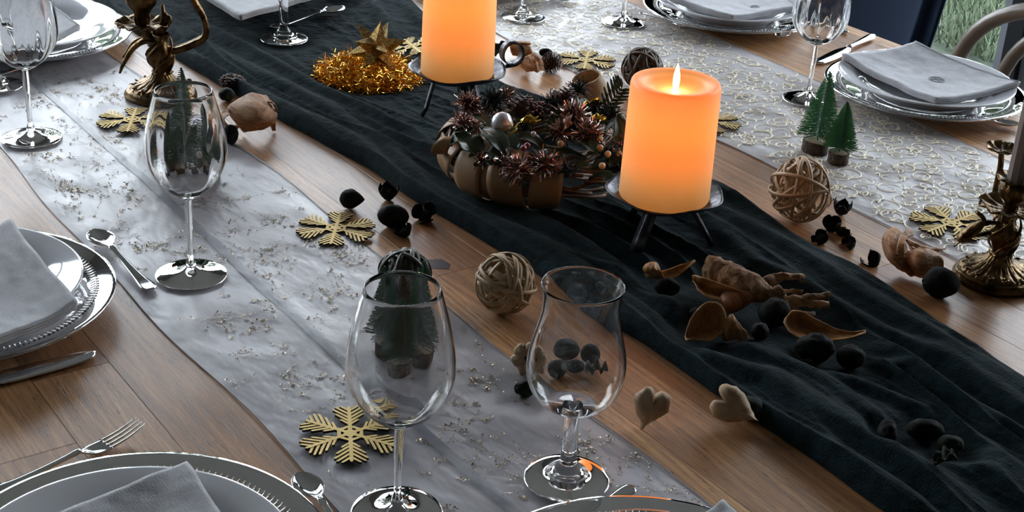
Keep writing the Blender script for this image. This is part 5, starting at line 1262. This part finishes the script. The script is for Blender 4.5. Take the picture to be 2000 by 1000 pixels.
# turned pale wooden cup lying tilted behind the wreath
lc = L(1160, 186, .015); t = thing('wooden_cup', 'pale turned wooden cup with open mouth behind the wreath', 'cup', (lc.x, lc.y, TZ+.003), (.0, -.35, AZ+.5))
mb = MB(); mb.lathe([(.0005, 0), (.019, 0), (.0235, .004), (.0262, .016), (.0258, .028), (.0235, .038), (.0212, .045), (.0200, .0452), (.0218, .036), (.0238, .026), (.022, .010), (.0005, .006)], 48); mb.build('cup', M_pale, t)

def shellpetal(name, base, tip, w2, label, m=None, cup=.9, cl=True, lift=.0, tail=0, cat='dried petal', ribs=5, nrm=None, th=.0012, pw=.55):
    m = m or M_petal; a, b = L(*base), L(*tip); mid = (a+b)/2; z = ch(mid.x, mid.y) if cl else 0
    a = a-mid; b = b-mid; d = b-a; ln = d.length; t_ = d.normalized(); n0 = Vector(nrm) if nrm else Vector((0, 0, 1)); s = t_.cross(n0).normalized(); n_ = s.cross(t_)
    def fn(u, v):
        c = u*2-1; w_ = w2*math.sin(PI*min(1, .10+.90*v if not tail else .10+.90*v**.62))**pw if v < 1 else w2*.05
        if tail: w_ = w2*(math.sin(PI*min(1, .12+v*.62))**.7)*(1 if v < .5 else max(.10, 1-(v-.5)*1.9))
        return a+t_*(ln*v)+s*(c*w_)+n_*(cup*w2*(c*c)*(w_/w2)+.0008*math.cos(c*ribs*PI)*math.sin(PI*v)-cup*w2*.35*math.sin(PI*v)+cup*w2*.35)
    mb = MB(); mb.shell(fn, 20, 22, th); o = mb.build(name, m); o.location = mid+Vector((0, 0, z+lift)); set_tags(o, label, cat); return o
cv = tuple((-FW+Vector((0, 0, .3))).normalized())
def petalthing(name, rows, label, m=None, th=.0013, wr=.0, nu=18):
    c = rows[len(rows)//2][len(rows[0])//2]; o_ = L(*c); z = max(0, ch(o_.x, o_.y)-.008)
    o = patch(name, rows, m or M_petal, o_, None, th, nu, 22, wr, 0); o.location = o_+Vector((0, 0, z)); return set_tags(o, label, 'dried petal')
petalthing('orange_petal', [[(1361, 606, .042), (1372, 594, .044), (1388, 590, .045), (1404, 594, .044), (1414, 606, .040)], [(1350, 622, .034), (1364, 612, .030), (1382, 608, .028), (1402, 612, .029), (1418, 622, .033)], [(1343, 640, .026), (1360, 632, .018), (1380, 630, .015), (1402, 632, .017), (1418, 636, .026)], [(1339, 656, .018), (1356, 652, .010), (1378, 652, .008), (1398, 650, .011), (1413, 646, .020)], [(1340, 666, .018), (1356, 662, .017), (1378, 663, .017), (1394, 660, .018), (1408, 652, .020)]], 'upright orange shell-shaped petal facing the camera on the dark cloth', wr=.0006, nu=28)
petalthing('orange_petal', [[(1352, 538, .032), (1352, 553, .024), (1362, 566, .024)], [(1372, 542, .038), (1376, 566, .018), (1384, 580, .022)], [(1410, 555, .036), (1412, 577, .016), (1416, 587, .020)], [(1446, 568, .030), (1446, 582, .018), (1446, 588, .020)], [(1474, 578, .024), (1474, 582, .022), (1474, 586, .022)]], 'long hollow orange petal under the driftwood', wr=.0005)
petalthing('orange_petal', [[(1548, 607, .034), (1540, 614, .028), (1533, 622, .026), (1530, 630, .026)], [(1572, 610, .036), (1558, 624, .020), (1550, 640, .018), (1545, 648, .022)], [(1598, 624, .032), (1588, 638, .016), (1580, 652, .014), (1573, 662, .020)], [(1630, 641, .026), (1622, 650, .018), (1618, 660, .016), (1612, 668, .018)], [(1662, 648, .026), (1660, 653, .022), (1656, 658, .021), (1652, 662, .022)], [(1691, 645, .028), (1691, 647, .027), (1690, 650, .027), (1688, 652, .027)]], 'long orange petal with a thin curved tail at right of the driftwood', wr=.0007, nu=24)
petalthing('orange_petal', [[(1290, 530, .022), (1294, 540, .016), (1306, 547, .016)], [(1312, 524, .026), (1316, 534, .018), (1320, 541, .018)], [(1336, 515, .030), (1338, 522, .026), (1340, 526, .026)], [(1357, 508, .034), (1357, 510, .034), (1357, 512, .034)]], 'small pointed orange petal beside a curled one near the stand leg')
petalthing('ridged_petal', [[(1420, 618, .034), (1430, 614, .037), (1438, 624, .034)], [(1414, 636, .024), (1432, 632, .032), (1450, 640, .024)], [(1410, 656, .012), (1434, 650, .020), (1462, 656, .012)], [(1412, 664, .006), (1436, 665, .010), (1466, 667, .006)]], 'small ridged orange petal right of the upright shell petal', wr=.0016, nu=30)
petalthing('curled_petal', [[(1262, 514, .032), (1275, 512, .036), (1286, 522, .032)], [(1256, 526, .024), (1272, 524, .034), (1292, 534, .026)], [(1262, 540, .012), (1278, 543, .016), (1300, 547, .012)]], 'small curled orange petal at the foot of the candle stand', wr=.001)
# reddish cone-shaped husk
a, b = L(1408, 600, .010), L(1486, 580, .022); mid = (a+b)/2; mb = MB()
P = [(a+(b-a)*k/12)-mid for k in range(13)]; mb.tube(P, [.008, .0125, .0145, .0150, .0145, .0135, .012, .0105, .0088, .007, .0052, .0034, .0012], 22, True, .8)
o = mb.build('red_husk', M_red); o.location = mid+Vector((0, 0, ch(mid.x, mid.y)+.002)); set_tags(o, 'reddish brown pointed husk between the shell petal and the driftwood', 'dried petal')
# driftwood
def DP(px, py, z): return L(px, py, z)
dc = L(1480, 560, .02); drift = thing('driftwood', 'knobbly forked piece of brown driftwood lying on the dark cloth', 'driftwood', dc)
def branch(pts, rad, seed, name='branch'):
    P = smooth_path([Vector(p)-dc for p in pts], 7); R_ = np.interp(np.linspace(0, 1, len(P)), np.linspace(0, 1, len(rad)), rad); mb = MB(); mb.tube(P, list(R_), 14)
    v = []
    for (x, y, z) in mb.v:
        k = ns((x*60+seed, y*60, z*60), 1, 3); j = ns((x*170, y*170+seed, z*170), 1, 2); v.append((x+.0030*k+.0010*j, y+.0028*ns((x*60, y*60+seed+7, z*60), 1, 3), z+.0030*ns((x*60, y*60, z*60+seed+3), 1, 3)+.0008*j))
    mb.v = v; mb.build(name, M_drift, drift)
branch([DP(1374, 535, .024), DP(1405, 532, .030), DP(1450, 552, .030), DP(1490, 572, .026), DP(1530, 590, .022)], [.010, .0185, .0165, .0155, .0135, .010, .007], 1, 'trunk')
branch([DP(1380, 520, .034), DP(1398, 512, .040), DP(1412, 520, .040)], [.004, .009, .006, .002], 2, 'knot')
branch([DP(1430, 535, .036), DP(1442, 530, .040), DP(1452, 538, .038)], [.003, .0055, .003], 3, 'knot')
branch([DP(1475, 560, .028), DP(1505, 546, .034), DP(1540, 540, .036), DP(1570, 546, .034)], [.008, .005, .0045, .0042, .0036], 4)
branch([DP(1490, 572, .026), DP(1525, 570, .026), DP(1566, 568, .026)], [.006, .0035, .003, .0025], 5)
branch([DP(1520, 590, .022), DP(1560, 584, .026), DP(1618, 577, .026)], [.006, .0048, .0045, .0045, .004], 6)
branch([DP(1525, 596, .020), DP(1570, 592, .022), DP(1618, 597, .022)], [.006, .0045, .0042, .004], 7)
branch([DP(1530, 596, .020), DP(1555, 610, .014), DP(1572, 618, .010), DP(1590, 612, .010)], [.007, .0055, .004, .002], 8)
branch([DP(1512, 578, .026), DP(1520, 568, .034), DP(1530, 578, .030)], [.004, .0055, .003], 9, 'knot')
# carved wooden hearts and flower
def heart_mesh(s, th, seed):
    mb = MB(); n = 40; out = []
    for i in range(n):
        a = 2*PI*i/n; x = 16*math.sin(a)**3; y = 13*math.cos(a)-5*math.cos(2*a)-2*math.cos(3*a)-math.cos(4*a); out.append((x/17*s, y/17*s))
    rings = [(.0, .5), (.55, .48), (.85, .34), (1.0, .0), (.85, -.34), (.55, -.48), (0, -.5)]; v = []; f = []
    for k, z in rings:
        for x, y in out:
            q = 1+.12*ns((x*110+seed, y*110, z*5), 1, 3); v.append((x*k*q, y*k*q-(1-k)*s*.05, z*th*(1+.5*ns((x*120*k, y*120*k, seed), 1, 3))))
    for j in range(len(rings)-1):
        for i in range(n): kx = (i+1) % n; f.append((j*n+i, (j+1)*n+i, (j+1)*n+kx, j*n+kx))
    mb.add(v, f); return mb
def basis_facing(yaw, lean, spin):
    return Matrix.Rotation(AZ+yaw, 4, 'Z')@Matrix.Rotation(PI/2-lean, 4, 'X')@Matrix.Rotation(spin, 4, 'Z')
o = heart_mesh(.0245, .016, 1).build('wooden_heart', M_pale); q = L(1270, 798, .021); o.matrix_world = Matrix.Translation((q.x, q.y, TZ+.0235))@basis_facing(.2, .12, -.36)@Matrix.Diagonal((.80, 1.05, 1, 1)); set_tags(o, 'pale carved wooden heart standing on bare wood right of the tasting glass', 'wooden heart')
o = heart_mesh(.0265, .016, 5).build('wooden_heart', M_pale); q = L(1430, 808, .012); o.matrix_world = Matrix.Translation((q.x, q.y, TZ+.0205))@basis_facing(-.2, .45, 1.2)@Matrix.Diagonal((.72, 1.08, 1, 1)); set_tags(o, 'pale wooden heart leaning over in front of the dark green pod', 'wooden heart')
t = thing('carved_flower', 'pale carved wooden flower with lobed petals, left behind the tasting glass', 'wooden ornament', tuple(L(1030, 700, .0165)))
Mf = basis_facing(-.25, .35, .3)
mb = MB(); mb.lathe([(.0003, -.004), (.012, -.004), (.0145, 0), (.012, .004), (.0003, .004)], 24, None, Mf); mb.build('disc', M_bark, t)
for k in range(6):
    a = k*PI/3; c = Vector((.0088*math.cos(a), .0088*math.sin(a), .0012)); mb = MB(); mb.lathe([(.0003, -.006), (.0055, -.0035), (.0074, 0), (.0055, .0036), (.0003, .0052)], 14, lambda r, z, b, j: (r*(1+.1*math.sin(b*4+k)), z), Mf@Matrix.Translation(c)@Matrix.Scale(1.15, 4, (math.cos(a), math.sin(a), 0))); mb.build('lobe', M_pale, t)
# dark knot of filler in the bare wood right of the dark woven ball
mb = MB(); a = [L(820, 508), L(862, 506), L(880, 516), L(876, 526), L(826, 524)]; c = sum(a, Vector())/5
mb.add([(p.x-c.x, p.y-c.y, .0003) for p in a]+[(p.x-c.x, p.y-c.y, -.001) for p in a], [(4, 3, 2, 1, 0)]+[(i, (i+1) % 5, (i+1) % 5+5, i+5) for i in range(5)]+[(5, 6, 7, 8, 9)])
o = mb.build('wood_knot', mat('knot_filler', (.035, .035, .05), .4), None, False); o.parent = table; o.location = (c.x-tcx, c.y-tcy, 0)

# ------------------------------------------------------------------ chairs on the far side
def navy_chair(x, y):
    t = thing('dining_chair', 'navy velvet dining chair with rounded back beyond the far table edge', 'chair', (x, y, 0))
    def back(u, v):
        a = (u-.5)*2; w_ = .262*(1-.10*(1-v)**2-.75*max(0, v-.82)**1.6*2.2); th_ = a*1.05
        return Vector((.03-.10*(1-math.cos(th_))*1.0+.05*v+.0*a, w_*math.sin(th_)/math.sin(1.05), .44+.385*v-.05*max(0, v-.7)*(abs(a)**3)*3))
    mb = MB(); mb.shell(back, 30, 20, .045); mb.build('backrest', M_velvet, t)
    mb = MB(); mb.tube([back(0, v/20)+Vector((-.0, -.022, 0)) for v in range(21)], .005, 6); mb.build('piping', M_velvet, t); mb = MB(); mb.tube([back(1, v/20)+Vector((0, .022, 0)) for v in range(21)], .005, 6); mb.build('piping', M_velvet, t)
    mb = MB(); mb.lathe([(.001, .40), (.21, .40), (.245, .415), (.25, .44), (.235, .47), (.15, .482), (.001, .484)], 36, None, Matrix.Translation((-.20, 0, 0))); mb.build('seat', M_velvet, t)
    for sx_, sy_ in ((-.36, -.17), (-.36, .17), (-.04, -.17), (-.04, .17)):
        mb = MB(); mb.tube([(sx_, sy_, .40), (sx_+(.03 if sx_ > -.2 else -.03), sy_*1.15, 0)], [.015, .010], 10); mb.build('leg', M_darkframe, t)
navy_chair(2.44, 2.185)
def bent_chair(x, y):
    t = thing('dining_chair', 'taupe bentwood chair with hooped back at the right edge', 'chair', (x, y, 0))
    def hoop(hw, zt, zb, xo):
        pts = [Vector((xo-.02, -hw*.80, zb))]
        for k in range(25):
            a = PI*k/24; pts.append(Vector((xo+.02*math.sin(a), -hw*math.cos(a), zt-.26+.26*max(0, math.sin(a))**.55)))
        pts.append(Vector((xo-.02, hw*.80, zb))); return pts
    mb = MB(); mb.tube(hoop(.262, .820, .44, 0), .0150, 12); mb.build('outer_hoop', M_bent, t)
    mb = MB(); mb.tube(hoop(.160, .795, .46, -.005), .0130, 12); mb.build('inner_hoop', M_bent, t)
    mb = MB(); mb.lathe([(.001, .43), (.21, .43), (.225, .445), (.22, .462), (.19, .466), (.001, .460)], 40, None, Matrix.Translation((-.20, 0, 0))); mb.build('seat', M_bent, t)
    mb = MB(); mb.lathe([(.16, .25), (.168, .258), (.16, .266), (.152, .258), (.16, .25)], 36, None, Matrix.Translation((-.20, 0, 0))); mb.build('stretcher_ring', M_bent, t)
    for sx_, sy_ in ((-.34, -.15), (-.34, .15), (-.05, -.15), (-.05, .15)):
        mb = MB(); mb.tube([(sx_, sy_, .435), (sx_*1.0+(.04 if sx_ > -.2 else -.04), sy_*1.25, 0)], [.015, .012], 10); mb.build('leg', M_bent, t)
bent_chair(2.235, 1.425)
